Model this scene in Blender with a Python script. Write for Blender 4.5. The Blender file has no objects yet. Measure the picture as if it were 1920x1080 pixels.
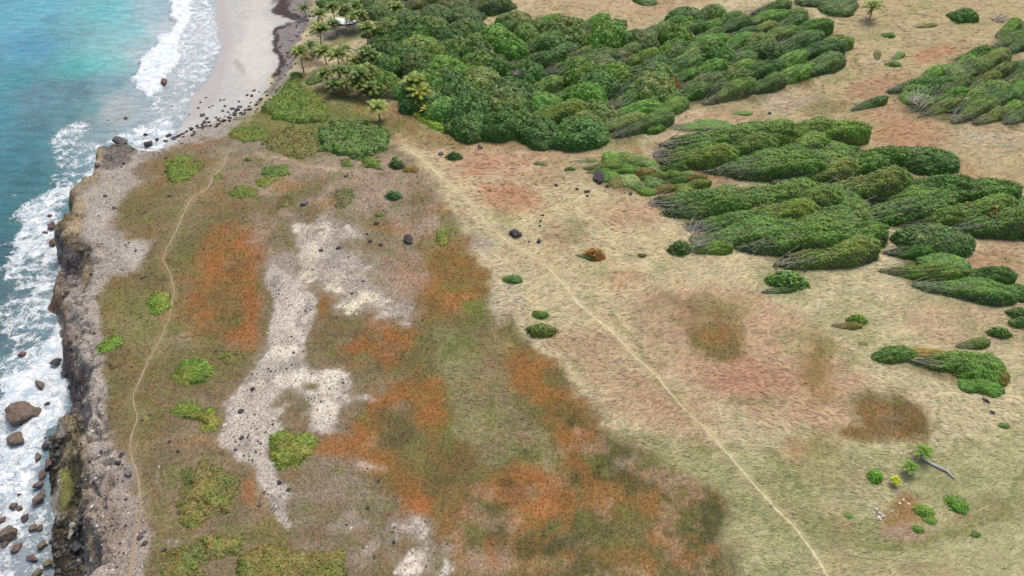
import bpy, math, random
import numpy as np
from mathutils import Vector, noise as mnoise
R = math.radians
rnd = random.Random(7)
rng = np.random.default_rng(7)
SC = bpy.context.scene
COL = SC.collection

# ------------------------------------------------------------------ camera, sky, sun, exposure
CAM_Z, PITCH, FPX = 75.0, R(43.0), 1330.0
cd = bpy.data.cameras.new('camera'); cam = bpy.data.objects.new('camera', cd); COL.objects.link(cam)
cam.location = (0, 0, CAM_Z); cam.rotation_euler = (R(90) - PITCH, 0, 0)
cd.sensor_width = 36.0; cd.lens = 36.0 * FPX / 1920.0; cd.clip_start = 0.5; cd.clip_end = 6000
SC.camera = cam
SUN_EL, SUN_AZ = R(62), R(25)      # azimuth measured from +Y towards +X
w = bpy.data.worlds.new('World'); SC.world = w; w.use_nodes = True
nt = w.node_tree; nt.nodes.clear()
sky = nt.nodes.new('ShaderNodeTexSky'); sky.sky_type = 'NISHITA'; sky.sun_disc = False
sky.sun_elevation = SUN_EL; sky.sun_rotation = SUN_AZ
sky.air_density = 1.0; sky.dust_density = 6.0; sky.ozone_density = 1.0
bg = nt.nodes.new('ShaderNodeBackground'); bg.inputs['Strength'].default_value = 0.15
wo = nt.nodes.new('ShaderNodeOutputWorld')
nt.links.new(sky.outputs[0], bg.inputs[0]); nt.links.new(bg.outputs[0], wo.inputs[0])
sd = bpy.data.lights.new('sun', 'SUN'); sd.energy = 1.5; sd.angle = R(14); sd.color = (1.0, 0.93, 0.84)
sun = bpy.data.objects.new('sun', sd); COL.objects.link(sun)
sdir = Vector((math.sin(SUN_AZ) * math.cos(SUN_EL), math.cos(SUN_AZ) * math.cos(SUN_EL), math.sin(SUN_EL)))
sun.rotation_euler = sdir.to_track_quat('Z', 'Y').to_euler()
SC.view_settings.view_transform = 'Standard'; SC.view_settings.look = 'None'
SC.view_settings.gamma = 1.0; SC.view_settings.exposure = 0.36

# ------------------------------------------------------------------ small tools
def at(px, py, z=0.0):
    "the world point at height z seen in the photograph at (px, py)"
    px = np.asarray(px, float); py = np.asarray(py, float); z = np.asarray(z, float)
    dx = (px - 960) / FPX; dy = -(py - 540) / FPX
    cp, sp = math.cos(PITCH), math.sin(PITCH)
    vy = cp + dy * sp; vz = -sp + dy * cp
    t = (z - CAM_Z) / vz
    return dx * t, vy * t
def proj(x, y, z):
    cp, sp = math.cos(PITCH), math.sin(PITCH)
    q = z - CAM_Z
    dep = np.maximum(y * cp - q * sp, 1.0); up = y * sp + q * cp
    return 960 + FPX * x / dep, 540 - FPX * up / dep, dep
def sstep(a, b, x):
    t = np.clip((x - a) / (b - a), 0, 1); return t * t * (3 - 2 * t)
def _hash(i, j, s):
    i = i.astype(np.int64); j = j.astype(np.int64)
    n = (i * 374761393 + j * 668265263 + s * 1442695041) & 0xFFFFFFFF
    n = ((n ^ (n >> 13)) * 1274126177) & 0xFFFFFFFF
    return ((n ^ (n >> 16)) & 0xFFFFFF) / float(0xFFFFFF)
def vnoise(x, y, s=0):
    i = np.floor(x); j = np.floor(y); u = x - i; v = y - j
    u = u * u * (3 - 2 * u); v = v * v * (3 - 2 * v)
    a = _hash(i, j, s); b = _hash(i + 1, j, s); c = _hash(i, j + 1, s); d = _hash(i + 1, j + 1, s)
    return (a + (b - a) * u) * (1 - v) + (c + (d - c) * u) * v
def fbm(x, y, wl, oct=4, s=0, g=0.55):
    "fractal noise about -1..1, wl = largest wavelength in metres"
    x = np.asarray(x, float) / wl + 91.7; y = np.asarray(y, float) / wl + 37.3
    r = 0; a = 1.0; t = 0
    for o in range(oct):
        r = r + a * (vnoise(x, y, s + o * 17) * 2 - 1); t += a; a *= g
        x, y = x * 1.83 + y * 0.62 + 5.1, y * 1.83 - x * 0.62 + 9.2
    return r / t * 1.6
def sdf(x, y, poly):
    "signed distance to a closed polygon, positive inside"
    P = np.asarray(poly, float); n = len(P)
    d = np.full(x.shape, 1e18); ins = np.zeros(x.shape, bool)
    for k in range(n):
        ax, ay = P[k]; bx, by = P[(k + 1) % n]
        ex, ey = bx - ax, by - ay; L = ex * ex + ey * ey + 1e-12
        t = np.clip(((x - ax) * ex + (y - ay) * ey) / L, 0, 1)
        dd = (x - ax - t * ex) ** 2 + (y - ay - t * ey) ** 2
        d = np.minimum(d, dd)
        if abs(ey) > 1e-12:
            c = (ay > y) != (by > y)
            ins ^= c & (x < ax + (y - ay) / ey * ex)
    d = np.sqrt(d); return np.where(ins, d, -d)
def dline(x, y, pts):
    d = np.full(x.shape, 1e18)
    for k in range(len(pts) - 1):
        ax, ay = pts[k]; bx, by = pts[k + 1]
        ex, ey = bx - ax, by - ay; L = ex * ex + ey * ey + 1e-12
        t = np.clip(((x - ax) * ex + (y - ay) * ey) / L, 0, 1)
        d = np.minimum(d, (x - ax - t * ex) ** 2 + (y - ay - t * ey) ** 2)
    return np.sqrt(d)
def lin(c, k=1.0):
    c = np.asarray(c, float) / 255.0
    return np.where(c < 0.04045, c / 12.92, ((c + 0.055) / 1.055) ** 2.4) * k

# ------------------------------------------------------------------ the lie of the land
SHORE = [(470,-300,0),(412,-60,0),(405,0,0),(412,60,0),(413,90,0),(405,125,0),(392,150,0),(375,190,0),(345,225,0),(328,258,0),
 (305,280,1),(272,288,3),(255,270,4),(222,262,4),(188,272,4),(182,292,4),(190,312,4),(165,322,5),(140,345,5),(118,372,5),(106,398,5),
 (108,430,5),(104,462,5),(118,480,2.5),(112,492,2),(103,500,1.5),(99,530,1.5),(92,560,1.5),(90,590,1.5),(103,612,1.5),(120,628,1.5),(116,655,1.5),
 (108,675,1.5),(124,690,1.5),(108,712,1.5),(118,745,1.5),(118,775,1.5),(98,792,1.2),(97,815,1),(92,840,1),(96,870,.6),(100,900,.6),(90,935,.6),(96,970,.6),
 (86,1000,.6),(95,1040,.6),(98,1090,.6),(90,1250,.6),(60,1600,.6)]
PLAT = [(620,-300,3),(585,-40,3),(578,0,3),(572,60,3),(548,105,3),(530,150,3),(502,182,3),(470,204,4),(430,226,4),(372,246,5),(322,264,5),(285,280,5),
 (262,276,5),(248,266,5),(220,264,5),(190,275,5),(186,296,5),(168,322,6),(142,347,6),(120,374,6),(109,400,6),(110,432,6),(108,455,6),(118,466,6),(146,468,6),
 (160,492,6),(160,520,6),(150,535,6),(134,556,6),(128,590,6),(135,620,6),(134,655,6),(142,690,6),(155,715,6),(158,770,6),(156,815,6),
 (152,850,6),(155,900,6),(160,935,6),(152,960,6),(150,1000,6),(158,1040,6),(150,1090,6),(150,1300,6),(130,1600,6)]
def wpoly(L):
    out = []
    for a, b, z in L:
        x, y = at(a, b, z); out.append((float(x), float(y)))
    return out
S_W = wpoly(SHORE); P_W = wpoly(PLAT)
S_POLY = S_W + [(S_W[-1][0], -300), (4000, -300), (4000, 4000), (S_W[0][0], 4000)]
P_POLY = P_W + [(P_W[-1][0], -300), (4000, -300), (4000, 4000), (P_W[0][0], 4000)]
BB = wpoly([(680,-300,3),(600,-40,3),(590,40,3),(560,110,3),(520,170,3),(480,200,3)])
YB = float(at(300, 285, 1)[1])
def height(x, y):
    x = np.asarray(x, float); y = np.asarray(y, float)
    wx = x + 0.9 * fbm(x, y, 5, 3, 3); wy = y + 0.9 * fbm(x, y, 5, 3, 4)
    ds = sdf(wx, wy, S_POLY); dp = sdf(wx, wy, P_POLY)
    beach = sstep(YB - 3, YB + 6, y)
    shelf = 3.1 * sstep(-0.3, 2.0, ds) + 0.7 * fbm(x, y, 4, 5, 8, .65) * sstep(0, 1.5, ds)
    low_y = sstep(54, 48, y)        # broken boulder shore at the near left
    shelf = shelf * (1 - low_y * 0.55)
    sand = 0.02 + 0.055 * np.maximum(ds, 0) + 0.04 * fbm(x, y, 9, 3, 5)
    low = shelf * (1 - beach) + sand * beach
    low = np.where(ds < 0, -0.25 * np.minimum(-ds, 14) * (1 - 0.75 * beach), low)
    back = sstep(4, 42, dline(x, y, BB))
    top = 2.9 + 3.3 * back + 0.45 * fbm(x, y, 26, 3, 11) * sstep(2, 12, dp) + 0.07 * fbm(x, y, 3, 3, 12)
    top = top + 0.55 * fbm(x, y, 2.4, 5, 14, .62) * sstep(6, 0.5, dp) * (1 - beach)
    zone = sstep(4.5, 1.0, dp) * sstep(-3.5, -.5, dp) * (1 - beach); top = top - 1.1 * zone * sstep(.13, .0, np.abs(fbm(x, y, 4.5, 4, 23, .6)))
    shelf = shelf - .8 * sstep(.12, 0, np.abs(fbm(x, y, 3.5, 4, 24, .6))) * sstep(.5, 2, ds); low = np.where(ds < 0, low, shelf * (1 - beach) + sand * beach)
    e = beach
    s = sstep(-2.2, 1.2, dp + .9 * fbm(x, y, 2.6, 4, 19, .6)) * (1 - e) + sstep(-2.5, 4, dp) * e
    return low * (1 - s) + top * s
def ground_at(px, py):
    px = np.atleast_1d(np.asarray(px, float)); py = np.atleast_1d(np.asarray(py, float))
    z = np.full(px.shape, 6.0)
    for _ in range(7):
        x, y = at(px, py, z); z = 0.5 * z + 0.5 * height(x, y)
    x, y = at(px, py, z)
    return x, y, height(x, y)
def gp(px, py):
    x, y, z = ground_at(px, py); return float(x[0]), float(y[0]), float(z[0])

# ------------------------------------------------------------------ object bookkeeping
def tag(o, label=None, cat=None, group=None, kind=None):
    if label: o['label'] = label
    if cat: o['category'] = cat
    if group: o['group'] = group
    if kind: o['kind'] = kind
    return o
def empty(name, loc, rz=0.0, sc=1.0):
    o = bpy.data.objects.new(name, None); COL.objects.link(o)
    o.location = loc; o.rotation_euler = (0, 0, rz); o.scale = (sc,) * 3 if isinstance(sc, (int, float)) else sc
    o.empty_display_size = 0.3
    return o
def mesh_np(name, V, F, mats, cols=None, smooth=False, midx=None):
    "V (n,3), F (m,k) one face size, cols per vertex"
    me = bpy.data.meshes.new(name); n, m = len(V), len(F); k = F.shape[1]
    me.vertices.add(n); me.vertices.foreach_set('co', np.ascontiguousarray(V, dtype=np.float32).ravel())
    me.loops.add(m * k); me.loops.foreach_set('vertex_index', np.ascontiguousarray(F, dtype=np.int32).ravel())
    me.polygons.add(m); me.polygons.foreach_set('loop_start', np.arange(0, m * k, k, dtype=np.int32))
    if smooth: me.polygons.foreach_set('use_smooth', np.ones(m, bool))
    for mt in (mats if isinstance(mats, (list, tuple)) else [mats]): me.materials.append(mt)
    if midx is not None: me.polygons.foreach_set('material_index', np.asarray(midx, np.int32))
    me.update(calc_edges=True)
    if cols is not None:
        for nm, c in cols.items():
            a = me.attributes.new(nm, 'FLOAT_COLOR', 'POINT')
            if c.shape[1] == 3: c = np.hstack([c, np.ones((n, 1))])
            a.data.foreach_set('color', np.ascontiguousarray(c, dtype=np.float32).ravel())
    me.validate()
    return me
def link(name, me, parent=None, loc=None):
    o = bpy.data.objects.new(name, me); COL.objects.link(o); o.parent = parent
    if loc is not None: o.location = loc
    return o
def merge(parts):
    "list of (V,F,C) with the same face size"
    vs, fs, cs, b = [], [], [], 0
    for V, F, C in parts:
        vs.append(V); fs.append(F + b); cs.append(C); b += len(V)
    return np.vstack(vs), np.vstack(fs), np.vstack(cs)
def tube(pts, rad, seg, col):
    pts = np.asarray(pts, float); n = len(pts); rad = np.broadcast_to(np.asarray(rad, float), (n,))
    T = np.gradient(pts, axis=0); T /= np.linalg.norm(T, axis=1)[:, None] + 1e-9
    up = np.where(np.abs(T[:, 2:3]) > 0.9, np.array([[1., 0, 0]]), np.array([[0, 0, 1.]]))
    A = np.cross(T, up); A /= np.linalg.norm(A, axis=1)[:, None] + 1e-9; B = np.cross(T, A)
    a = np.arange(seg) * 2 * math.pi / seg
    V = pts[:, None] + rad[:, None, None] * (A[:, None] * np.cos(a)[None, :, None] + B[:, None] * np.sin(a)[None, :, None])
    F = []
    for i in range(n - 1):
        for k in range(seg):
            F.append((i * seg + k, i * seg + (k + 1) % seg, (i + 1) * seg + (k + 1) % seg, (i + 1) * seg + k))
    V = V.reshape(-1, 3); C = np.tile(np.asarray(col, float), (len(V), 1))
    return V, np.array(F), C
ICO = {}
def ico(sub):
    if sub not in ICO:
        import bmesh
        bm = bmesh.new(); bmesh.ops.create_icosphere(bm, subdivisions=sub, radius=1.0)
        bm.verts.ensure_lookup_table()
        ICO[sub] = (np.array([v.co[:] for v in bm.verts]), np.array([[v.index for v in f.verts] for f in bm.faces])); bm.free()
    return ICO[sub]

# ------------------------------------------------------------------ materials
def new_mat(name):
    m = bpy.data.materials.new(name); m.use_nodes = True; t = m.node_tree; t.nodes.clear()
    o = t.nodes.new('ShaderNodeOutputMaterial'); b = t.nodes.new('ShaderNodeBsdfPrincipled')
    t.links.new(b.outputs[0], o.inputs[0]); return m, t, b
class G:
    "terse node maker"
    def __init__(s, t): s.t = t
    def n(s, kind, **kw):
        x = s.t.nodes.new('ShaderNode' + kind)
        for k, v in kw.items(): setattr(x, k, v)
        return x
    def l(s, a, b): s.t.links.new(a, b)
    def val(s, inp, v):
        if hasattr(v, 'is_output') or hasattr(v, 'links'): s.l(v, inp)
        else: inp.default_value = v
    def m(s, op, a, b=0.0, c=None, clamp=False):
        x = s.n('Math', operation=op, use_clamp=clamp); s.val(x.inputs[0], a); s.val(x.inputs[1], b)
        if c is not None: s.val(x.inputs[2], c)
        return x.outputs[0]
    def mix(s, f, a, b, bt='MIX'):
        x = s.n('Mix', data_type='RGBA', blend_type=bt); s.val(x.inputs[0], f); s.val(x.inputs[6], a); s.val(x.inputs[7], b); return x.outputs[2]
    def attr(s, nm): return s.n('Attribute', attribute_name=nm).outputs['Color']
    def sep(s, c): x = s.n('SeparateColor'); s.l(c, x.inputs[0]); return x.outputs
    def noise(s, vec, sc, det=4, ro=0.6, dist=0.0):
        x = s.n('TexNoise'); s.l(vec, x.inputs['Vector']); x.inputs['Scale'].default_value = sc; x.inputs['Detail'].default_value = det
        x.inputs['Roughness'].default_value = ro; x.inputs['Distortion'].default_value = dist; return x.outputs[0]
    def ramp(s, v, a, b, lo=0.0, hi=1.0):
        x = s.n('MapRange', interpolation_type='SMOOTHSTEP'); s.val(x.inputs[0], v); x.inputs[1].default_value = a; x.inputs[2].default_value = b
        x.inputs[3].default_value = lo; x.inputs[4].default_value = hi; return x.outputs[0]
    def mapv(s, vec, scale=(1, 1, 1), rz=0.0):
        x = s.n('Mapping'); s.l(vec, x.inputs[0]); x.inputs['Scale'].default_value = scale; x.inputs['Rotation'].default_value = (0, 0, rz); return x.outputs[0]
    def gray(s, v):
        x = s.n('CombineColor'); 
        for i in range(3): s.l(v, x.inputs[i])
        return x.outputs[0]
    def bump(s, h, st, dist):
        x = s.n('Bump'); s.l(h, x.inputs['Height']); s.val(x.inputs['Strength'], st); x.inputs['Distance'].default_value = dist; return x.outputs[0]

def ground_mat():
    m, t, b = new_mat('ground_cover'); g = G(t)
    P = g.n('NewGeometry').outputs['Position']
    col = g.attr('Col'); k = g.sep(g.attr('Kind'))      # r gravel, g combed dry grass, b low green/orange plants
    fine = g.noise(P, 1.6, 6, 0.72)
    mot = g.noise(P, 0.35, 4, 0.6, 0.5)
    # wind-combed grass: stretched, distorted noise
    warp = g.n('VectorMath', operation='ADD'); g.l(P, warp.inputs[0])
    wn = g.n('TexNoise'); g.l(P, wn.inputs['Vector']); wn.inputs['Scale'].default_value = 0.16; wn.inputs['Detail'].default_value = 3
    sc = g.n('VectorMath', operation='SCALE'); g.l(wn.outputs['Color'], sc.inputs[0]); sc.inputs['Scale'].default_value = 3.0
    g.l(sc.outputs[0], warp.inputs[1])
    st = g.noise(g.mapv(warp.outputs[0], (0.5, 2.4, 1), R(-12)), 1.0, 5, 0.68)
    st2 = g.noise(g.mapv(warp.outputs[0], (0.25, 1.1, 1), R(-8)), 1.0, 3, 0.6)
    stc = g.ramp(st, 0.3, 0.7, 0.93, 1.06)
    stc2 = g.ramp(st2, 0.3, 0.7, 0.90, 1.09)
    # gravel
    vo = g.n('TexVoronoi', feature='F1'); g.l(P, vo.inputs['Vector']); vo.inputs['Scale'].default_value = 3.3
    vs = g.sep(vo.outputs['Color'])
    vo2 = g.n('TexVoronoi', feature='F1'); g.l(P, vo2.inputs['Vector']); vo2.inputs['Scale'].default_value = 5.5
    vs2 = g.sep(vo2.outputs['Color'])
    stone = g.m('MULTIPLY', g.ramp(vo.outputs['Distance'], 0.34, 0.20), g.ramp(vs[0], 0.55, 0.62))
    dark = g.m('MULTIPLY', stone, g.ramp(vs[1], 0.45, 0.5))
    lite = g.m('MULTIPLY', stone, g.ramp(vs[1], 0.22, 0.17))
    pebble = g.ramp(vs2[2], 0.0, 1.0, 0.72, 1.24)
    leaf = g.ramp(g.noise(P, 3.2, 5, 0.75), 0.35, 0.66, 0.80, 1.20)
    one = 1.0
    al = g.n('Attribute', attribute_name='Kind').outputs['Alpha']
    f1 = g.ramp(fine, 0.3, 0.7, 0.86, 1.14)
    f2 = g.ramp(mot, 0.3, 0.7, 0.90, 1.10)
    f = g.m('ADD', g.m('MULTIPLY', g.m('SUBTRACT', g.m('MULTIPLY', f1, f2), 1.0), al), 1.0)
    def gate(v, wgt): return g.m('ADD', g.m('MULTIPLY', g.m('SUBTRACT', v, 1.0), wgt), 1.0)
    f = g.m('MULTIPLY', f, gate(g.m('MULTIPLY', stc, stc2), k[1]))
    f = g.m('MULTIPLY', f, gate(pebble, k[0]))
    f = g.m('MULTIPLY', f, gate(leaf, k[2]))
    c = g.mix(1.0, col, g.gray(f), 'MULTIPLY')
    nw = g.m('MULTIPLY', g.m('SUBTRACT', g.m('SUBTRACT', g.m('SUBTRACT', 1.0, k[0]), k[1], clamp=True), k[2], clamp=True), al)
    cv = g.n('TexVoronoi', feature='DISTANCE_TO_EDGE'); g.l(warp.outputs[0], cv.inputs['Vector']); cv.inputs['Scale'].default_value = 1.0
    crack = g.ramp(cv.outputs['Distance'], 0.0, 0.12, 0.5, 1.0)
    blk = g.ramp(g.noise(P, 1.1, 6, 0.75), 0.34, 0.62, 0.55, 1.25)
    c = g.mix(nw, c, g.mix(1.0, c, g.gray(g.m('MULTIPLY', crack, blk)), 'MULTIPLY'))
    # green blades and warm blades inside the dry grass
    gr = g.m('MULTIPLY', g.ramp(g.noise(g.mapv(warp.outputs[0], (0.5, 1.9, 1), R(20)), 0.9, 5, 0.7), 0.54, 0.72, 0, 0.5), k[1])
    c = g.mix(gr, c, (0.20, 0.215, 0.075, 1))
    c = g.mix(g.m('MULTIPLY', dark, k[0]), c, (0.035, 0.033, 0.034, 1))
    c = g.mix(g.m('MULTIPLY', lite, k[0]), c, (0.50, 0.49, 0.45, 1))
    g.l(c, b.inputs['Base Color']); b.inputs['Roughness'].default_value = 0.95; b.inputs['Specular IOR Level'].default_value = 0.15
    h = g.m('ADD', g.m('ADD', g.m('MULTIPLY', st, g.m('MULTIPLY', k[1], 0.38)), g.m('MULTIPLY', g.m('MULTIPLY', crack, 2.2), nw)), g.m('ADD', g.m('MULTIPLY', fine, 0.7), g.m('MULTIPLY', stone, k[0])))
    g.l(g.bump(h, g.m('MULTIPLY', al, 0.55), 0.28), b.inputs['Normal'])
    return m

def foliage_mat():
    m, t, b = new_mat('leaves'); g = G(t)
    P = g.n('NewGeometry').outputs['Position']
    col = g.attr('Col'); oi = g.n('ObjectInfo')
    c = g.mix(1.0, col, oi.outputs['Color'], 'MULTIPLY')
    v = g.ramp(g.noise(P, 0.55, 3, 0.6), 0.3, 0.7, 0.8, 1.25)
    c = g.mix(1.0, c, g.gray(v), 'MULTIPLY')
    g.l(c, b.inputs['Base Color']); b.inputs['Roughness'].default_value = 0.55; b.inputs['Specular IOR Level'].default_value = 0.3
    return m
def simple_mat(name, rough=0.9, nscale=3.0, amt=0.35, bumpd=0.05, spec=0.25, use_obj=True):
    m, t, b = new_mat(name); g = G(t)
    tc = g.n('TexCoord').outputs['Object']; P = g.n('NewGeometry').outputs['Position']
    col = g.attr('Col')
    c = col
    if use_obj: c = g.mix(1.0, c, g.n('ObjectInfo').outputs['Color'], 'MULTIPLY')
    n = g.noise(P, nscale, 6, 0.7)
    c = g.mix(1.0, c, g.gray(g.ramp(n, 0.3, 0.7, 1 - amt, 1 + amt)), 'MULTIPLY')
    g.l(c, b.inputs['Base Color']); b.inputs['Roughness'].default_value = rough; b.inputs['Specular IOR Level'].default_value = spec
    g.l(g.bump(n, 0.7, bumpd), b.inputs['Normal']); return m
def rock_mat():
    m, t, b = new_mat('weathered_rock'); g = G(t)
    P = g.n('NewGeometry').outputs['Position']
    c = g.mix(1.0, g.attr('Col'), g.n('ObjectInfo').outputs['Color'], 'MULTIPLY')
    n = g.noise(P, 1.3, 7, 0.75, 0.4); n2 = g.noise(P, 5.0, 5, 0.7)
    f = g.m('MULTIPLY', g.ramp(n, 0.3, 0.7, 0.55, 1.5), g.ramp(n2, 0.3, 0.7, 0.75, 1.25))
    c = g.mix(1.0, c, g.gray(f), 'MULTIPLY')
    c = g.mix(g.ramp(g.noise(P, 2.2, 4, 0.6), 0.58, 0.7, 0, 0.45), c, (0.20, 0.19, 0.165, 1))
    g.l(c, b.inputs['Base Color']); b.inputs['Roughness'].default_value = 0.85
    g.l(g.bump(g.m('ADD', n, n2), 0.9, 0.18), b.inputs['Normal']); return m
def sea_mat():
    m, t, b = new_mat('sea_water'); g = G(t)
    P = g.n('NewGeometry').outputs['Position']
    a = g.sep(g.attr('Foam')); col = g.attr('Col')
    # ripples
    wv = g.mapv(P, (0.5, 1.3, 1), R(20))
    r1 = g.noise(wv, 0.55, 5, 0.62, 0.6); r2 = g.noise(wv, 2.2, 4, 0.6)
    col = g.mix(1.0, col, g.gray(g.m('MULTIPLY', g.ramp(r1, 0.3, 0.7, 0.80, 1.2), g.ramp(r2, 0.3, 0.7, 0.9, 1.1))), 'MULTIPLY')
    # foam: filaments (distance to cell edges) and blots
    warp = g.n('VectorMath', operation='ADD'); g.l(P, warp.inputs[0])
    wn = g.n('TexNoise'); g.l(P, wn.inputs['Vector']); wn.inputs['Scale'].default_value = 0.45; wn.inputs['Detail'].default_value = 5; wn.inputs['Roughness'].default_value = 0.65
    sc = g.n('VectorMath', operation='SCALE'); g.l(wn.outputs['Color'], sc.inputs[0]); sc.inputs['Scale'].default_value = 4.0
    g.l(sc.outputs[0], warp.inputs[1])
    def fil(s):
        v = g.n('TexVoronoi', feature='DISTANCE_TO_EDGE'); g.l(warp.outputs[0], v.inputs['Vector']); v.inputs['Scale'].default_value = s
        return v.outputs['Distance']
    e1 = g.m('MULTIPLY', fil(0.55), 1.0); e2 = fil(1.5)
    web = g.m('SUBTRACT', 1.0, g.m('MULTIPLY', g.m('MINIMUM', g.m('MULTIPLY', e1, 2.2), g.m('MULTIPLY', e2, 2.6)), 1.0), clamp=True)
    blot = g.noise(warp.outputs[0], 0.5, 7, 0.72)
    pat = g.m('ADD', g.m('MULTIPLY', web, 0.42), g.m('MULTIPLY', g.ramp(blot, 0.28, 0.72), 0.58))
    thr = g.m('SUBTRACT', 0.97, g.m('MULTIPLY', a[0], 0.68))
    d = g.m('SUBTRACT', pat, thr)
    foam = g.ramp(d, -0.10, 0.24)
    c = g.mix(foam, col, (0.80, 0.84, 0.86, 1))
    # thin milky veil where foam has dissolved
    c = g.mix(g.m('MULTIPLY', a[1], g.ramp(blot, 0.3, 0.7, 0.45, 1.0)), c, (0.50, 0.60, 0.64, 1))
    c = g.mix(foam, c, g.mix(g.ramp(g.noise(warp.outputs[0], 0.9, 6, 0.7), 0.36, 0.62), (0.42, 0.55, 0.62, 1), (0.86, 0.88, 0.89, 1)))
    g.l(c, b.inputs['Base Color'])
    g.l(g.ramp(foam, 0, 1, 0.18, 0.8), b.inputs['Roughness']); b.inputs['IOR'].default_value = 1.33
    b.inputs['Specular IOR Level'].default_value = 0.4
    h = g.m('ADD', g.m('MULTIPLY', r1, 1.0), g.m('ADD', g.m('MULTIPLY', r2, 0.35), g.m('MULTIPLY', foam, g.m('MULTIPLY', pat, 1.6))))
    g.l(g.bump(h, 0.6, 0.5), b.inputs['Normal']); return m
M_GROUND = ground_mat(); M_LEAF = foliage_mat(); M_ROCK = rock_mat(); M_SEA = sea_mat()
M_BARK = simple_mat('grey_bark', 0.9, 4, 0.3); M_PATH = simple_mat('trodden_earth', 0.95, 2.0, 0.22, 0.08)
M_FROND = simple_mat('palm_frond', 0.5, 1.2, 0.2, 0.02, 0.35)
M_STONE = simple_mat('loose_stone', 0.9, 6, 0.3)
M_POND = simple_mat('pond_water', 0.12, 0.8, 0.1, 0.05, 0.5)
# ------------------------------------------------------------------ ground colours (what grows or lies there)
KG = 0.66      # display colour -> albedo
STRAW = (204,190,146)
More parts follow.
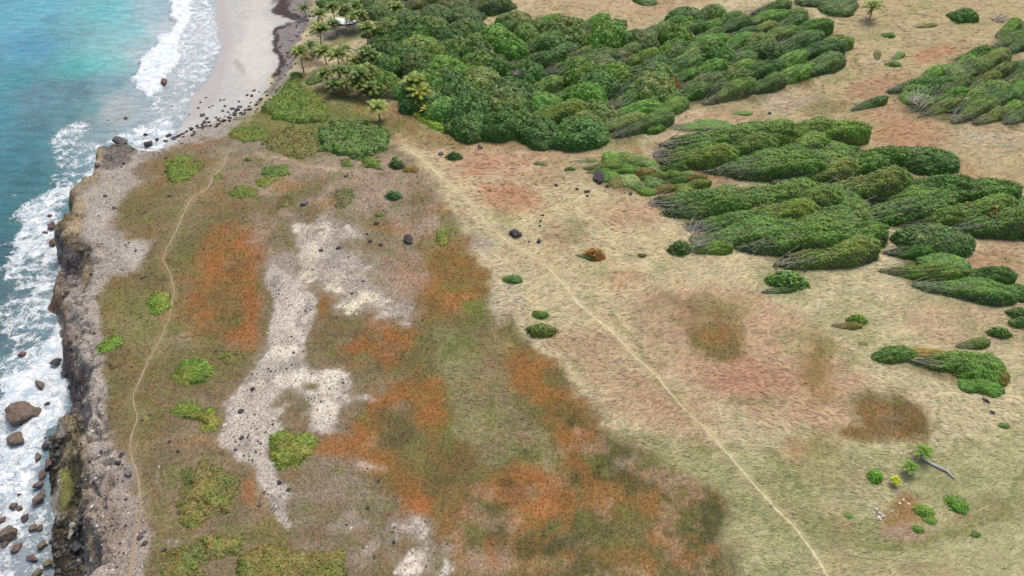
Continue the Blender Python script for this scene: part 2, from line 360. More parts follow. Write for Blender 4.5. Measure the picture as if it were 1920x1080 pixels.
# (kind, colour, weight, softness px, points)  kinds: g gravel, s straw/combed, v low plants, n none
def PG(kind, col, a, soft, *pts): return ('P', kind, col, a, soft, [tuple(p) for p in pts])
def EL(kind, col, a, cx, cy, rx, ry, rot=0, soft=0.55): return ('E', kind, col, a, soft, (cx, cy, rx, ry, rot))
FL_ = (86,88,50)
PATCH = [
 # broad zones
 PG('v',(138,122,92),1,22,(430,226),(560,255),(735,262),(800,330),(850,400),(885,450),(905,520),(950,570),(1010,640),(1080,735),(1150,830),(1290,880),(1370,940),(1420,1130),(1450,1600),(0,1600),(100,1100),(100,500),(180,280)),
 PG('v',(124,120,72),.9,18,(560,150),(700,175),(770,205),(800,240),(900,258),(1200,268),(1230,280),(1000,285),(860,280),(740,262),(700,240),(600,215)),
 PG('s',(190,166,124),.85,20,(960,-60),(1230,-60),(1330,5),(1200,50),(1120,50),(960,25)),
 PG('s',(186,168,122),.9,30,(1520,-80),(2100,-80),(2100,420),(1900,360),(1650,330),(1600,260),(1320,230),(1320,190),(1560,130)),
 PG('s',(200,160,124),.7,28,(740,262),(900,262),(1230,285),(1120,330),(1180,380),(1250,470),(1130,460),(1000,380),(900,380),(820,320)),
 PG('s',(206,192,146),.9,30,(760,275),(830,300),(930,400),(1000,470),(1120,560),(1200,640),(1150,560),(1300,480),(1400,480),(1250,400),(1180,330),(1080,320),(960,400),(900,350)),
 PG('s',(194,164,126),.8,40,(1000,640),(1120,620),(1300,760),(1380,840),(1300,850),(1180,800),(1080,720)),
 PG('s',(200,162,126),.8,40,(1200,560),(1400,540),(1560,620),(1620,720),(1560,830),(1400,790),(1280,700)),
 PG('s',(178,178,124),.9,50,(1150,830),(1300,860),(1500,830),(1700,840),(2000,760),(2100,1200),(1400,1200),(1380,950)),
 PG('s',(206,194,148),.9,30,(1560,420),(1660,450),(1680,540),(1800,560),(1880,620),(2000,760),(1780,820),(1740,740),(1640,700),(1560,620),(1480,560),(1500,520),(1590,500)),
 EL('s',(184,140,104),.75,1860,500,70,40), EL('s',(186,132,98),.7,1690,240,80,40,10), EL('s',(186,138,104),.7,1640,165,60,22,-15), EL('s',(190,120,85),.6,1760,100,45,14,-15),
 EL('s',(188,172,142),.9,1470,190,60,22,5), EL('s',(140,125,75),.7,1560,205,60,18,0), EL('s',(186,172,146),.7,1860,262,70,16,5), EL('s',(172,135,98),.6,1790,330,120,30,10),
 EL('s',(195,130,90),.6,960,370,55,28), EL('s',(190,125,95),.55,930,310,60,20), EL('s',(188,135,105),.5,1180,400,70,28), EL('s',(165,120,85),.6,1300,330,90,16,12), EL('s',(130,122,70),.7,850,268,70,12,0),
 EL('s',(190,140,108),.6,1170,520,40,25), EL('s',(150,128,92),.5,1060,445,40,25), EL('s',(165,150,110),.5,1050,330,90,18),
 EL('v',(136,115,72),.95,1330,610,62,62,10,.35), EL('v',(128,112,64),.9,1350,655,45,32,0,.4), EL('v',(160,110,62),.9,1335,628,24,18,0,.6), EL('s',(160,130,92),.85,1290,575,60,30), EL('s',(150,135,95),.6,1230,590,40,45),
 PG('v',(122,98,52),.97,14,(1580,745),(1640,730),(1690,745),(1735,770),(1748,800),(1735,826),(1700,822),(1640,812),(1580,812),(1600,780)), EL('v',(110,100,52),.8,1620,812,50,16), EL('v',(120,118,78),.7,1640,760,60,20,20), EL('v',(158,100,50),.6,1640,770,36,16), EL('v',(150,120,66),.8,1530,690,30,60,-10), EL('v',(120,128,62),.6,1540,650,22,20),
 EL('s',(190,135,105),.6,1400,720,90,40), EL('s',(188,150,116),.6,1260,760,60,30),EL('s',(190,130,95),.5,1500,850,40,28), EL('v',(150,142,80),.6,1540,850,30,30),
 EL('s',(140,145,85),.6,1600,1000,140,36), EL('s',(142,135,80),.6,1850,960,90,30,-20), EL('v',(172,108,78),.9,1690,968,42,26,-10,.5), EL('s',(182,150,130),.7,1700,1000,40,16), EL('s',(152,140,92),.5,1560,900,120,30),
 # litter and low growth under the woods, canopy shade mixed into the dark tones
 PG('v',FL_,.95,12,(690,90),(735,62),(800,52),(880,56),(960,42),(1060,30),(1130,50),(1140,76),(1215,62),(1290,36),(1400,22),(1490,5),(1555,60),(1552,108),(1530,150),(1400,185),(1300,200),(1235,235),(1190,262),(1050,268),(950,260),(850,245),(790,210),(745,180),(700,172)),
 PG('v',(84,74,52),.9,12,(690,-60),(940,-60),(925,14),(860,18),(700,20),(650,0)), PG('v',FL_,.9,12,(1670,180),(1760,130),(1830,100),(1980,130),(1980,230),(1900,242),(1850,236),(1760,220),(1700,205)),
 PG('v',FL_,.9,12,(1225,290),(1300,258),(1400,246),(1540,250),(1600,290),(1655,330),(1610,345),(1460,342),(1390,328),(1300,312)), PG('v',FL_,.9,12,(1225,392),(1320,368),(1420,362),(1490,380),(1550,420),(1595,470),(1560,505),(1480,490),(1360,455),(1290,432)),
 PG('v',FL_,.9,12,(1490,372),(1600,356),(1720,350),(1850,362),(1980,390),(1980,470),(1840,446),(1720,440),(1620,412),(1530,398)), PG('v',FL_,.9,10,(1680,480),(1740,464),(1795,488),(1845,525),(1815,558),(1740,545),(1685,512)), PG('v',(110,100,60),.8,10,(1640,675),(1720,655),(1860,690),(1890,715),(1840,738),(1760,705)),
 PG('v',(132,106,74),.85,10,(1120,300),(1200,292),(1280,330),(1340,352),(1250,378),(1150,362),(1112,330)), EL('s',(150,122,84),.7,1330,325,70,14,10),
 # rock and gravel rim
 PG('g',(168,160,152),1,9,(186,300),(190,276),(220,264),(262,276),(290,285),(330,262),(380,248),(430,232),(430,250),(330,280),(285,310),(290,330),(250,350),(232,390),(222,430),(240,448),(292,452),(275,485),(258,508),(212,522),(196,560),(190,610),(192,650),(202,700),(205,760),(202,800),(215,850),(250,860),(300,850),(310,900),(290,940),(262,960),(275,1010),(268,1100),(270,1600),(90,1600),(100,1000),(90,500),(100,380)),
 PG('n',(120,112,104),.85,6,(186,300),(190,270),(222,262),(250,268),(262,280),(240,300),(205,320),(188,318)), PG('g',(150,136,108),.9,8,(106,380),(140,345),(166,322),(190,318),(180,345),(150,370),(140,400),(125,440),(108,450)),
 PG('g',(172,152,114),.85,9,(140,380),(160,370),(165,410),(150,460),(165,480),(178,500),(172,545),(158,545),(160,500),(140,470),(118,455),(112,420)), EL('n',(70,62,50),.7,142,455,22,14,-20), EL('n',(80,74,60),.6,158,480,8,26),EL('n',(84,74,56),.55,125,405,14,26,10),
 EL('g',(190,186,180),.6,250,475,42,18), EL('g',(186,182,176),.5,190,400,26,60,20), EL('g',(150,128,112),.6,235,425,18,22), EL('v',(128,110,84),.9,275,318,25,14,-20,.3), EL('g',(186,180,172),.5,330,262,60,10,-18),
 EL('g',(176,150,108),.6,160,900,14,110,0), EL('g',(150,134,124),.6,230,960,40,120), EL('g',(140,120,104),.5,200,1000,20,80),
 # shelf below the edge
 PG('n',(150,134,120),1,5,(100,500),(118,482),(146,474),(156,500),(150,535),(128,548),(124,560),(118,610),(104,612),(90,590),(94,540)), EL('n',(150,115,82),.7,112,575,12,26), EL('n',(146,138,136),.6,140,505,12,30),
 PG('n',(142,126,116),1,5,(116,620),(130,600),(140,660),(138,700),(120,700),(106,675)), EL('n',(150,128,118),.7,126,640,9,28),
 PG('n',(122,112,108),1,5,(110,700),(140,690),(158,715),(156,790),(120,790),(112,760)), EL('n',(104,100,102),.7,138,730,20,26),
 PG('n',(150,140,106),1,5,(112,775),(150,780),(156,815),(156,860),(158,940),(140,965),(122,980),(118,930),(124,860),(118,815)), PG('v',(128,134,64),.9,6,(126,870),(140,868),(146,900),(142,950),(124,975),(120,940)), EL('n',(110,98,72),.6,145,830,9,40),
 PG('n',(76,70,62),1,5,(90,820),(118,815),(122,870),(112,930),(92,930),(86,880)), PG('n',(74,70,58),1,6,(100,985),(125,965),(150,960),(150,1100),(150,1600),(90,1600),(92,1050)), EL('n',(44,42,42),.85,146,930,8,34,10), EL('n',(50,46,44),.9,150,985,6,30),
 # beach, wrack and the back of the beach
 PG('d',(196,197,195),1,5,(400,-400),(340,0),(340,90),(320,150),(300,200),(262,262),(290,288),(372,244),(430,222),(470,196),(500,165),(522,120),(545,70),(560,0),(600,-400)),
 PG('d',(188,186,186),.8,8,(340,-10),(340,60),(340,110),(320,150),(300,196),(300,250),(372,225),(400,180),(425,140),(430,60),(425,-10)),
 EL('d',(222,218,212),.7,478,90,30,90,4), EL('d',(150,146,146),.5,452,125,7,16,-25), 
 PG('g',(138,130,134),.95,5,(512,-60),(580,-60),(580,30),(570,60),(552,100),(540,140),(520,172),(500,185),(495,178),(515,150),(528,115),(522,80),(512,55),(540,38),(520,20)),
 PG('n',(84,70,72),.95,4,(508,-30),(545,-30),(542,20),(575,34),(540,38),(518,25)), PG('n',(84,68,70),.95,4,(512,55),(560,36),(540,48),(522,60),(528,90),(534,110),(524,142),(512,150),(520,115),(514,85)), PG('n',(224,222,220),.8,3,(535,40),(600,34),(600,38),(540,43)),
 PG('n',(222,220,212),.5,4,(505,176),(530,150),(545,125),(553,128),(535,160),(510,185),(480,202)),
 PG('g',(170,164,158),.8,6,(300,285),(330,262),(372,246),(430,222),(470,198),(490,195),(440,235),(380,258),(330,278),(300,300)),
 EL('n',(118,112,112),.9,645,62,50,14,-8), EL('n',(120,100,92),.8,590,125,40,8), EL('v',(122,128,72),.8,650,75,40,10,-20), EL('v',(128,122,80),.9,570,112,20,14),
 # vegetated slope
 PG('v',(108,122,50),.9,14,(480,212),(500,185),(530,155),(545,140),(570,165),(620,195),(700,220),(735,250),(700,285),(640,300),(560,300),(500,270),(440,262),(430,240)),
 EL('v',(128,132,72),.8,640,190,70,20,10), EL('v',(180,130,80),.7,690,205,20,14), EL('v',(182,140,95),.7,745,215,40,12,20), EL('v',(140,128,78),.6,780,245,60,14,10), EL('v',(178,128,84),.6,840,262,70,8,8),
 # the coastal strip: olive turf
 PG('v',(128,114,74),.95,12,(290,300),(400,290),(445,320),(485,370),(482,430),(400,440),(370,480),(345,560),(350,610),(390,660),(470,680),(425,735),(330,750),(300,820),(305,900),(290,1100),(272,1100),(262,930),(240,850),(208,800),(203,700),(192,600),(208,530),(262,510),(296,455),(238,448),(240,390)),
 PG('v',(136,130,80),.8,22,(205,560),(330,540),(372,600),(380,660),(300,680),(230,640),(200,620)), EL('v',(120,126,62),.6,350,470,40,50), EL('v',(116,122,60),.6,300,600,60,28), EL('v',(110,120,60),.55,440,665,40,18), EL('v',(120,116,62),.6,262,800,22,60), EL('v',(150,138,98),.5,300,590,22,12),
 EL('v',(150,132,108),.7,440,330,50,25), EL('g',(158,148,140),.7,560,330,70,22,-20), EL('g',(150,142,140),.7,600,345,40,18), EL('g',(155,145,138),.6,470,275,50,14), EL('g',(160,145,128),.6,420,285,20,10),
 EL('v',(150,140,122),.6,350,640,40,16), EL('v',(134,120,86),.7,330,400,60,70,20),
 # orange succulent mats, left
 PG('v',(172,100,52),.95,20,(410,430),(482,425),(486,470),(490,540),(488,600),(468,655),(420,640),(372,630),(352,560),(372,500)), EL('v',(118,102,58),.85,420,575,38,34,0,.5), EL('v',(122,104,60),.7,446,495,18,24), EL('v',(186,96,52),.6,470,540,18,90), EL('v',(130,122,66),.7,390,640,30,16),
 # pinkish barer ground
 PG('v',(166,146,126),.9,22,(490,300),(600,290),(740,290),(810,350),(868,430),(880,470),(820,520),(800,600),(720,560),(680,500),(560,400),(500,420),(490,470),(495,560),(480,400)),
 EL('v',(118,112,68),.85,560,360,60,24,-20), EL('v',(124,108,70),.8,590,405,36,22), EL('v',(104,108,64),.8,647,372,26,20), EL('v',(176,118,78),.6,630,385,26,16), EL('v',(172,116,78),.7,530,345,36,14), EL('v',(108,114,60),.7,535,375,22,14,-10),
 EL('v',(174,110,70),.7,730,430,50,18,20), EL('v',(130,118,64),.8,700,415,26,12), EL('v',(128,112,62),.7,785,370,30,28,40), EL('v',(178,120,80),.6,830,395,22,14), EL('v',(128,130,58),.8,835,440,28,26), EL('v',(122,116,62),.7,800,460,30,16), EL('v',(156,112,60),.8,845,490,40,22), EL('v',(168,132,106),.7,770,520,36,26), EL('v',(176,122,90),.6,830,540,50,18), EL('v',(150,138,114),.6,660,400,40,16),
 EL('v',(134,126,86),.7,655,450,24,18), EL('v',(138,128,96),.8,690,470,40,26,30), EL('v',(128,118,84),.8,530,440,30,22), EL('g',(168,156,150),.8,525,500,30,30), EL('v',(134,122,90),.6,500,395,16,20),
 # orange right of the olive ground
 PG('v',(160,104,52),.9,16,(800,470),(870,450),(895,500),(915,545),(900,570),(850,600),(800,610),(760,600),(790,560),(820,540)), EL('v',(130,106,56),.6,850,520,30,26), EL('v',(188,116,64),.5,870,560,26,16),
 PG('v',(122,108,72),.95,14,(598,550),(640,570),(700,590),(770,610),(800,640),(770,680),(720,700),(660,690),(620,670),(590,640),(600,600)), PG('v',(172,98,50),.85,14,(690,590),(760,595),(800,620),(790,650),(760,685),(720,700),(690,660),(650,650),(700,630)), EL('v',(176,104,56),.7,615,565,16,20), EL('v',(170,90,50),.6,665,650,24,10), EL('g',(176,140,112),.6,700,570,50,10,10),
 # olive hummock ground
 PG('v',(120,112,64),.97,18,(930,560),(960,590),(1010,640),(1050,700),(1085,750),(1150,830),(1220,868),(1290,880),(1366,935),(1340,1000),(1380,1120),(900,1120),(860,1010),(780,950),(700,890),(655,830),(670,760),(730,730),(770,700),(740,690),(800,620),(860,580)),
 PG('h',(142,132,92),.85,18,(820,620),(900,600),(960,640),(950,740),(1000,800),(1040,880),(900,880),(850,800),(820,700)), EL('v',(112,122,52),.6,860,650,30,26), EL('v',(108,124,54),.6,900,570,24,14), EL('v',(110,122,58),.7,985,850,40,28), EL('v',(150,134,108),.7,918,690,16,20), EL('v',(160,146,116),.7,935,600,16,16),
 PG('v',(176,100,50),.9,14,(690,745),(780,700),(832,710),(836,780),(800,820),(780,760),(750,740),(700,800),(665,840),(655,810)), EL('v',(104,92,58),.85,730,800,50,42,-20), EL('v',(140,116,88),.7,745,760,22,14),
 PG('v',(180,104,54),.85,16,(590,815),(680,800),(700,840),(760,870),(800,930),(815,975),(790,985),(740,940),(690,890),(640,870),(590,850)),
 EL('v',(188,104,54),.85,785,945,36,28,20), EL('v',(120,96,54),.7,850,880,50,50), EL('v',(160,98,50),.6,850,990,40,30), EL('v',(170,98,52),.5,800,850,30,26),
 PG('v',(182,102,50),.9,14,(915,895),(1000,875),(1060,890),(1092,930),(1080,965),(1010,985),(960,975),(960,940),(930,930)), EL('v',(92,84,54),.9,982,915,32,24), EL('v',(196,124,80),.7,1030,955,34,22), EL('v',(196,150,124),.8,1050,980,22,10),
 PG('v',(170,102,50),.85,14,(945,650),(985,640),(1030,670),(1050,715),(1100,760),(1118,820),(1140,860),(1080,880),(1040,830),(1010,770),(960,720),(945,690)), EL('v',(186,120,80),.7,1010,670,30,20,30), EL('v',(104,94,54),.85,1040,710,28,24,30), EL('v',(98,92,50),.8,1080,790,40,24,40), EL('v',(180,112,40),.6,975,720,22,20),
 EL('v',(92,86,46),.75,1150,870,60,30,25), EL('v',(156,104,56),.6,1170,900,50,20), EL('v',(92,90,46),.75,1230,900,60,24,30), EL('v',(100,100,48),.7,1110,980,60,30), EL('v',(84,86,50),.75,1060,1020,60,34), EL('v',(150,104,58),.7,1180,950,60,30), EL('v',(110,104,52),.7,1260,970,60,40), EL('v',(84,90,52),.7,1290,1030,70,36), EL('v',(90,84,48),.8,1340,960,28,44), EL('v',(78,84,44),.7,1330,925,36,12,20), EL('v',(176,96,56),.7,980,1030,24,36), EL('v',(150,104,56),.6,1150,1050,70,24), EL('v',(196,150,118),.8,1000,1062,60,16), EL('v',(190,140,112),.7,1190,1075,40,16), EL('v',(90,88,60),.7,940,1010,18,40), EL('v',(120,104,70),.6,900,1040,40,24), EL('v',(186,162,134),.7,1180,875,34,12), EL('v',(188,158,130),.7,1290,905,30,20), EL('v',(190,130,90),.8,1225,900,16,10),
 EL('v',(104,128,44),.85,895,575,20,12), EL('v',(104,126,46),.7,840,650,10,8), EL('v',(104,130,44),.7,830,665,8,8), EL('v',(104,126,46),.7,890,665,6,8), EL('v',(104,130,44),.7,885,605,10,10), EL('v',(110,124,50),.6,1000,845,16,12), EL('v',(104,124,48),.6,920,770,10,24), EL('v',(112,124,50),.6,840,790,12,20), EL('v',(110,126,50),.6,735,695,12,8),
 EL('s',(120,140,62),.8,1243,683,10,8), EL('s',(120,140,62),.8,1254,660,5,14), EL('s',(120,140,62),.8,1225,635,8,5), EL('s',(124,140,66),.7,1222,586,10,5), EL('s',(124,140,66),.6,1250,602,12,5), EL('s',(124,140,66),.7,1210,730,5,8), EL('s',(110,130,66),.6,1268,738,10,5), EL('s',(120,134,60),.8,1592,968,12,8), EL('s',(130,142,80),.6,1470,880,60,8,40), EL('s',(126,138,72),.6,1500,910,50,8,50), EL('s',(130,140,80),.6,1460,1075,30,16), EL('s',(140,144,84),.6,1340,840,50,10), EL('s',(136,142,80),.55,1200,830,50,8), EL('s',(150,146,96),.6,1420,760,60,10),
 # grey-brown middle
 PG('v',(150,136,116),.85,20,(560,870),(680,870),(720,920),(790,980),(780,1000),(740,1050),(650,1060),(520,1000),(500,950),(540,900)), EL('v',(126,114,80),.7,560,910,40,22), EL('v',(122,112,74),.7,620,960,40,16,-30), EL('g',(176,164,152),.6,660,980,40,20,-20), EL('v',(170,122,88),.6,500,990,26,22), EL('v',(118,98,68),.6,580,1000,50,14), EL('v',(132,112,66),.8,730,1060,28,40,20), EL('v',(192,124,70),.6,870,1050,20,40), EL('v',(196,160,140),.7,930,1060,30,26), EL('v',(170,118,88),.6,420,830,30,10), EL('v',(182,108,60),.8,480,925,14,30), EL('v',(176,124,80),.6,370,825,22,8), EL('v',(134,118,86),.7,440,780,30,26), EL('v',(126,118,70),.6,300,980,22,60),
 EL('g',(150,138,128),.6,330,1020,30,12), EL('v',(122,124,60),.7,430,1010,120,24,-15),
 # pale limestone pavement
 PG('g',(206,198,186),1,7,(546,405),(560,412),(572,432),(600,432),(628,408),(650,425),(668,440),(648,452),(630,465),(640,480),(690,500),(692,520),(704,545),(735,565),(775,568),(768,590),(762,604),(742,590),(700,572),(655,570),(640,535),(600,528),(566,524),(560,480),(572,462),(560,435)),
 PG('g',(236,228,205),.8,6,(575,500),(600,515),(640,530),(690,540),(700,560),(668,572),(650,560),(620,535),(580,525)), EL('g',(182,174,170),.7,630,490,40,18,20),
 PG('g',(190,182,176),1,8,(500,490),(560,520),(600,560),(596,600),(575,640),(580,675),(640,695),(655,715),(650,745),(622,775),(620,800),(640,815),(570,812),(575,785),(600,755),(590,740),(560,735),(520,790),(535,815),(510,835),(500,860),(515,890),(552,930),(530,985),(518,975),(510,930),(480,880),(440,860),(410,825),(415,780),(440,730),(470,700),(500,680),(510,650),(500,620),(520,580),(500,540)),
 PG('g',(224,218,208),.85,8,(510,655),(560,640),(575,680),(640,700),(645,740),(600,745),(550,720),(500,720),(480,735),(470,715)), EL('g',(222,216,206),.8,600,775,30,26,-20), EL('g',(216,206,200),.6,560,590,30,40), EL('v',(128,110,76),.85,595,715,18,10), EL('v',(124,112,76),.8,540,745,34,8,-35), EL('v',(146,124,92),.7,555,790,22,22), EL('v',(128,118,92),.7,630,800,20,14,-30),
 PG('g',(218,208,198),.9,6,(755,988),(785,982),(812,1005),(800,1030),(790,1060),(765,1085),(762,1050),(790,1020),(775,1000)), PG('g',(218,214,206),.9,6,(825,1050),(850,1032),(866,1036),(855,1060),(845,1100),(815,1100)), EL('g',(200,186,170),.6,690,875,22,10,10), EL('g',(190,178,160),.5,700,1030,30,12,-40), EL('g',(196,188,180),.7,680,745,20,8),
 PG('s',(206,190,156),.8,10,(905,470),(930,520),(960,590),(1010,650),(1080,730),(1110,760),(1110,750),(1050,680),(990,600),(960,570),(945,530),(925,480)), EL('s',(200,186,158),.7,945,555,34,30,40), EL('g',(178,160,150),.6,905,455,22,20),
]
BGREEN = [(597,305,20,12),(1060,250,0,0)]
PATHS = {
 'clifftop': [(425,290,6),(418,310,6),(398,335,6),(388,352,6),(365,368,6),(348,390,7),(336,420,7),(322,450,7),(310,470,7),(306,490,7),(318,510,7),(325,545,7),(320,580,7),(308,620,8),(290,655,8),(272,690,8),(262,715,8),(250,740,8),(252,765,8),(255,790,9),(244,825,9),(246,860,10),(256,890,10),(262,940,11),(260,980,11),(252,1020,12),(246,1060,13),(240,1110,14)],
 'field': [(770,285,12),(790,298,10),(830,335,9),(860,360,8),(885,385,8),(905,415,8),(935,440,8),(975,470,8),(1010,490,8),(1045,520,8),(1080,565,9),(1120,600,9),(1160,635,9),(1190,670,9),(1235,710,9),(1270,755,9),(1300,785,9),(1340,825,9),(1380,870,9),(1420,915,9),(1450,950,10),(1480,980,10),(1505,1010,10),(1530,1045,10),(1548,1080,11),(1565,1120,11)],
}
def grid_axis(segs):
    out = [segs[0][0]]
    for a, b, s in segs:
        n = max(1, int(round((b - a) / s))); out += list(np.linspace(a, b, n + 1)[1:])
    return np.array(out)
def build_ground():
    xs = grid_axis([(-2600, -200, 300), (-200, -128, 6), (-128, -60, .42), (-60, 64, .26), (64, 136, .42), (136, 220, 6), (220, 3000, 350)])
    ys = grid_axis([(-250, 0, 40), (0, 26, 3), (26, 75, .26), (75, 120, .38), (120, 190, .6), (190, 260, 6), (260, 3200, 350)])
    X, Y = np.meshgrid(xs, ys); nx, ny = len(xs), len(ys)
    X = X.ravel(); Y = Y.ravel(); Z = height(X, Y)
    px, py, dep = proj(X, Y, Z); s = FPX / dep
    wx = px + s * 1.35 * fbm(X, Y, 6.5, 6, 21, .66); wy = py + s * 0.95 * fbm(X, Y, 6.5, 6, 22, .66)
    jit = fbm(X, Y, 2.6, 4, 31, .7)
    K = {'g': (1, 0, 0, 1), 's': (0, 1, 0, 1), 'v': (0, 0, 1, 1), 'n': (0.12, 0, 0, 1), 'd': (0, 0, 0, .18), 'h': (0, .8, .6, 1)}
    C = np.tile(lin(STRAW), (len(X), 1)); Kd = np.tile([0., 1., 0., 1.], (len(X), 1))
    # straw is streaked with pinkish and greenish stands of grass everywhere
    def blend(wt, c, k=None):
        nonlocal C, Kd
        wt = wt[:, None]; C = C * (1 - wt) + np.asarray(c)[None] * wt
        if k is not None: Kd = Kd * (1 - wt) + np.asarray(k)[None] * wt
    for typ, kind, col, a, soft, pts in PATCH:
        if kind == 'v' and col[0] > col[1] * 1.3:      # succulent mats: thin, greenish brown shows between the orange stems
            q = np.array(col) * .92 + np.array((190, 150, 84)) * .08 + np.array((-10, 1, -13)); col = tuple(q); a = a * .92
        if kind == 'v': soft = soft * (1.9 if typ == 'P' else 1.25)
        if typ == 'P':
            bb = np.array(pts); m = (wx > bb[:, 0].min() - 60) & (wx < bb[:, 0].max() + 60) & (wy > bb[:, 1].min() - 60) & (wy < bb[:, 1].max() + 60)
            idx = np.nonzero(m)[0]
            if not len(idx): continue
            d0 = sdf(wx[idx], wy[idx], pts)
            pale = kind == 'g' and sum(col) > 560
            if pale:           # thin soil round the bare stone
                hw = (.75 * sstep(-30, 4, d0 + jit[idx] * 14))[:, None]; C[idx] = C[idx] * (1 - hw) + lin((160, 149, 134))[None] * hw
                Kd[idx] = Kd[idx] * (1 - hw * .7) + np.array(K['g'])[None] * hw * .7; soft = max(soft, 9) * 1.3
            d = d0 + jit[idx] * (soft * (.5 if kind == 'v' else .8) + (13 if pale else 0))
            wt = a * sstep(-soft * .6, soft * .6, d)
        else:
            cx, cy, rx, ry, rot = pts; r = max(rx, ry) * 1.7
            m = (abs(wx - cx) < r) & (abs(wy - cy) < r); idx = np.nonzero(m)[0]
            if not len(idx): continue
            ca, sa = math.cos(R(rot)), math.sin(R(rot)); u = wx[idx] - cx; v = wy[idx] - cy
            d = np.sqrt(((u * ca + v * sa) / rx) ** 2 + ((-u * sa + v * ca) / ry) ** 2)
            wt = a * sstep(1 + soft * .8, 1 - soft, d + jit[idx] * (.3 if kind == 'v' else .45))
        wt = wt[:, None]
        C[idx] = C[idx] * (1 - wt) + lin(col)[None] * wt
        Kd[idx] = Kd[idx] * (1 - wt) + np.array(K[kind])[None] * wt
    # natural variety in plant cover
    n1 = fbm(X, Y, 14, 5, 41, .6); n2 = fbm(X, Y, 9, 5, 42, .62); n3 = fbm(X, Y, 4, 5, 43, .65)
    blend(sstep(.15, .75, n1) * .46 * Kd[:, 1], lin((190, 148, 116)))
    blend(sstep(.15, .7, n2) * .55 * Kd[:, 1], lin((156, 158, 102)))
    blend(sstep(.2, .8, -n2) * .30 * Kd[:, 1], lin((208, 192, 152)))
    blend(sstep(.1, .6, n3) * .40 * Kd[:, 2], lin((112, 112, 60)))
    blend(sstep(.25, .8, -n3) * .32 * Kd[:, 2], lin((162, 142, 112)))
    blend(sstep(.35, .8, fbm(X, Y, 3, 4, 45)) * .35 * Kd[:, 2], lin((150, 104, 62)))
    rg = sstep(-30, 25, sdf(wx, wy, [(900,870),(1000,760),(1100,790),(1180,850),(1290,880),(1370,940),(1400,1120),(880,1120),(860,980)])) 
    rg2 = np.maximum(rg, Kd[:, 2] * .30)
    blend(sstep(.0, .5, fbm(X, Y, 4.5, 5, 51, .65)) * .66 * rg2, lin((80, 84, 44)))
    blend(sstep(.1, .55, fbm(X, Y, 3.5, 5, 52, .65)) * .5 * rg2, lin((168, 110, 52)))
    blend(sstep(.22, .6, fbm(X, Y, 3.0, 5, 53, .65)) * .42 * rg, lin((184, 148, 118)))
    blend(sstep(.3, .7, fbm(X, Y, 2.0, 4, 54, .65)) * .5 * Kd[:, 2], lin((116, 126, 54)))
    # trodden margins of the paths
    for nm, pts in PATHS.items():
        P2 = [(a, b) for a, b, c in pts]; d = dline(wx, wy, P2)
        blend(sstep(16, 4, d) * (.35 if nm == 'field' else .12), lin((190, 176, 138)))
    lum = (C @ np.array([.3, .6, .1]))[:, None]; pl = sstep(.25, .5, lum[:, 0])[:, None] * Kd[:, :1]
    C = C * .88 + lum * .12; C = C * (1 - pl + pl * np.array([[1.02, 1.01, .96]]))
    kk = (Kd[:, 0] + (1 - Kd[:, 3]))[:, None].clip(0, 1); C = C * (np.array([[.965, .975, .975]]) * (1 - kk) + np.array([[.985, .985, .96]]) * kk)
    er = sstep(-.12, .38, fbm(X, Y, 4.0, 6, 47, .68)); er2 = sstep(.12, .0, np.abs(fbm(X, Y, 6.0, 5, 48, .6)))
    wv = (pl[:, 0] * np.clip(er * .75 + er2 * .35, 0, .85))[:, None]; C = C * (1 - wv) + lin((152, 144, 136))[None] * wv
    for col_, w_, a_, pts_ in [((128,136,74),4,.5,[(1158,590),(1176,618),(1196,650),(1214,668),(1226,684)]),((128,128,70),4,.4,[(1235,712),(1262,742),(1300,800),(1330,850)]),((130,138,76),7,.5,[(1915,880),(1900,925),(1878,965),(1845,985),(1790,1000),(1700,1022),(1640,1024)]),
      ((206,188,150),5,.5,[(905,470),(925,520),(960,575),(1010,640),(1050,690),(1095,742)]),((120,118,60),5,.4,[(1600,100),(1608,130),(1606,145)]),((126,136,72),3,.5,[(1465,968),(1450,1000),(1444,1020)]),((140,128,84),4,.4,[(250,620),(248,655),(246,690)]),((132,138,78),4,.45,[(1750,800),(1756,790),(1755,740)]),((198,180,140),6,.4,[(1090,350),(1050,395),(985,420),(960,440)]),((200,186,150),4,.35,[(480,290),(560,300),(680,330)]),((140,146,84),6,.4,[(1460,915),(1500,960),(1520,1000)])]:
        blend(a_ * sstep(w_ * 1.5, w_ * .3, dline(wx, wy, pts_) + jit * w_ * .4), lin(col_))
    return X, Y, Z, C * KG, Kd, nx, ny, xs, ys
gX, gY, gZ, gC, gK, nx, ny, gxs, gys = build_ground()
i0 = (np.arange(ny - 1)[:, None] * nx + np.arange(nx - 1)[None]).ravel()
F = np.stack([i0, i0 + 1, i0 + nx + 1, i0 + nx], 1)
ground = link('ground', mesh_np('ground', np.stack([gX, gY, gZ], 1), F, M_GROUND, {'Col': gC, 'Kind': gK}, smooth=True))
tag(ground, kind='structure')
def kind_at(x, y):
    i = np.clip(np.searchsorted(gxs, x), 0, nx - 1); j = np.clip(np.searchsorted(gys, y), 0, ny - 1)
    return gK[j * nx + i], gC[j * nx + i]

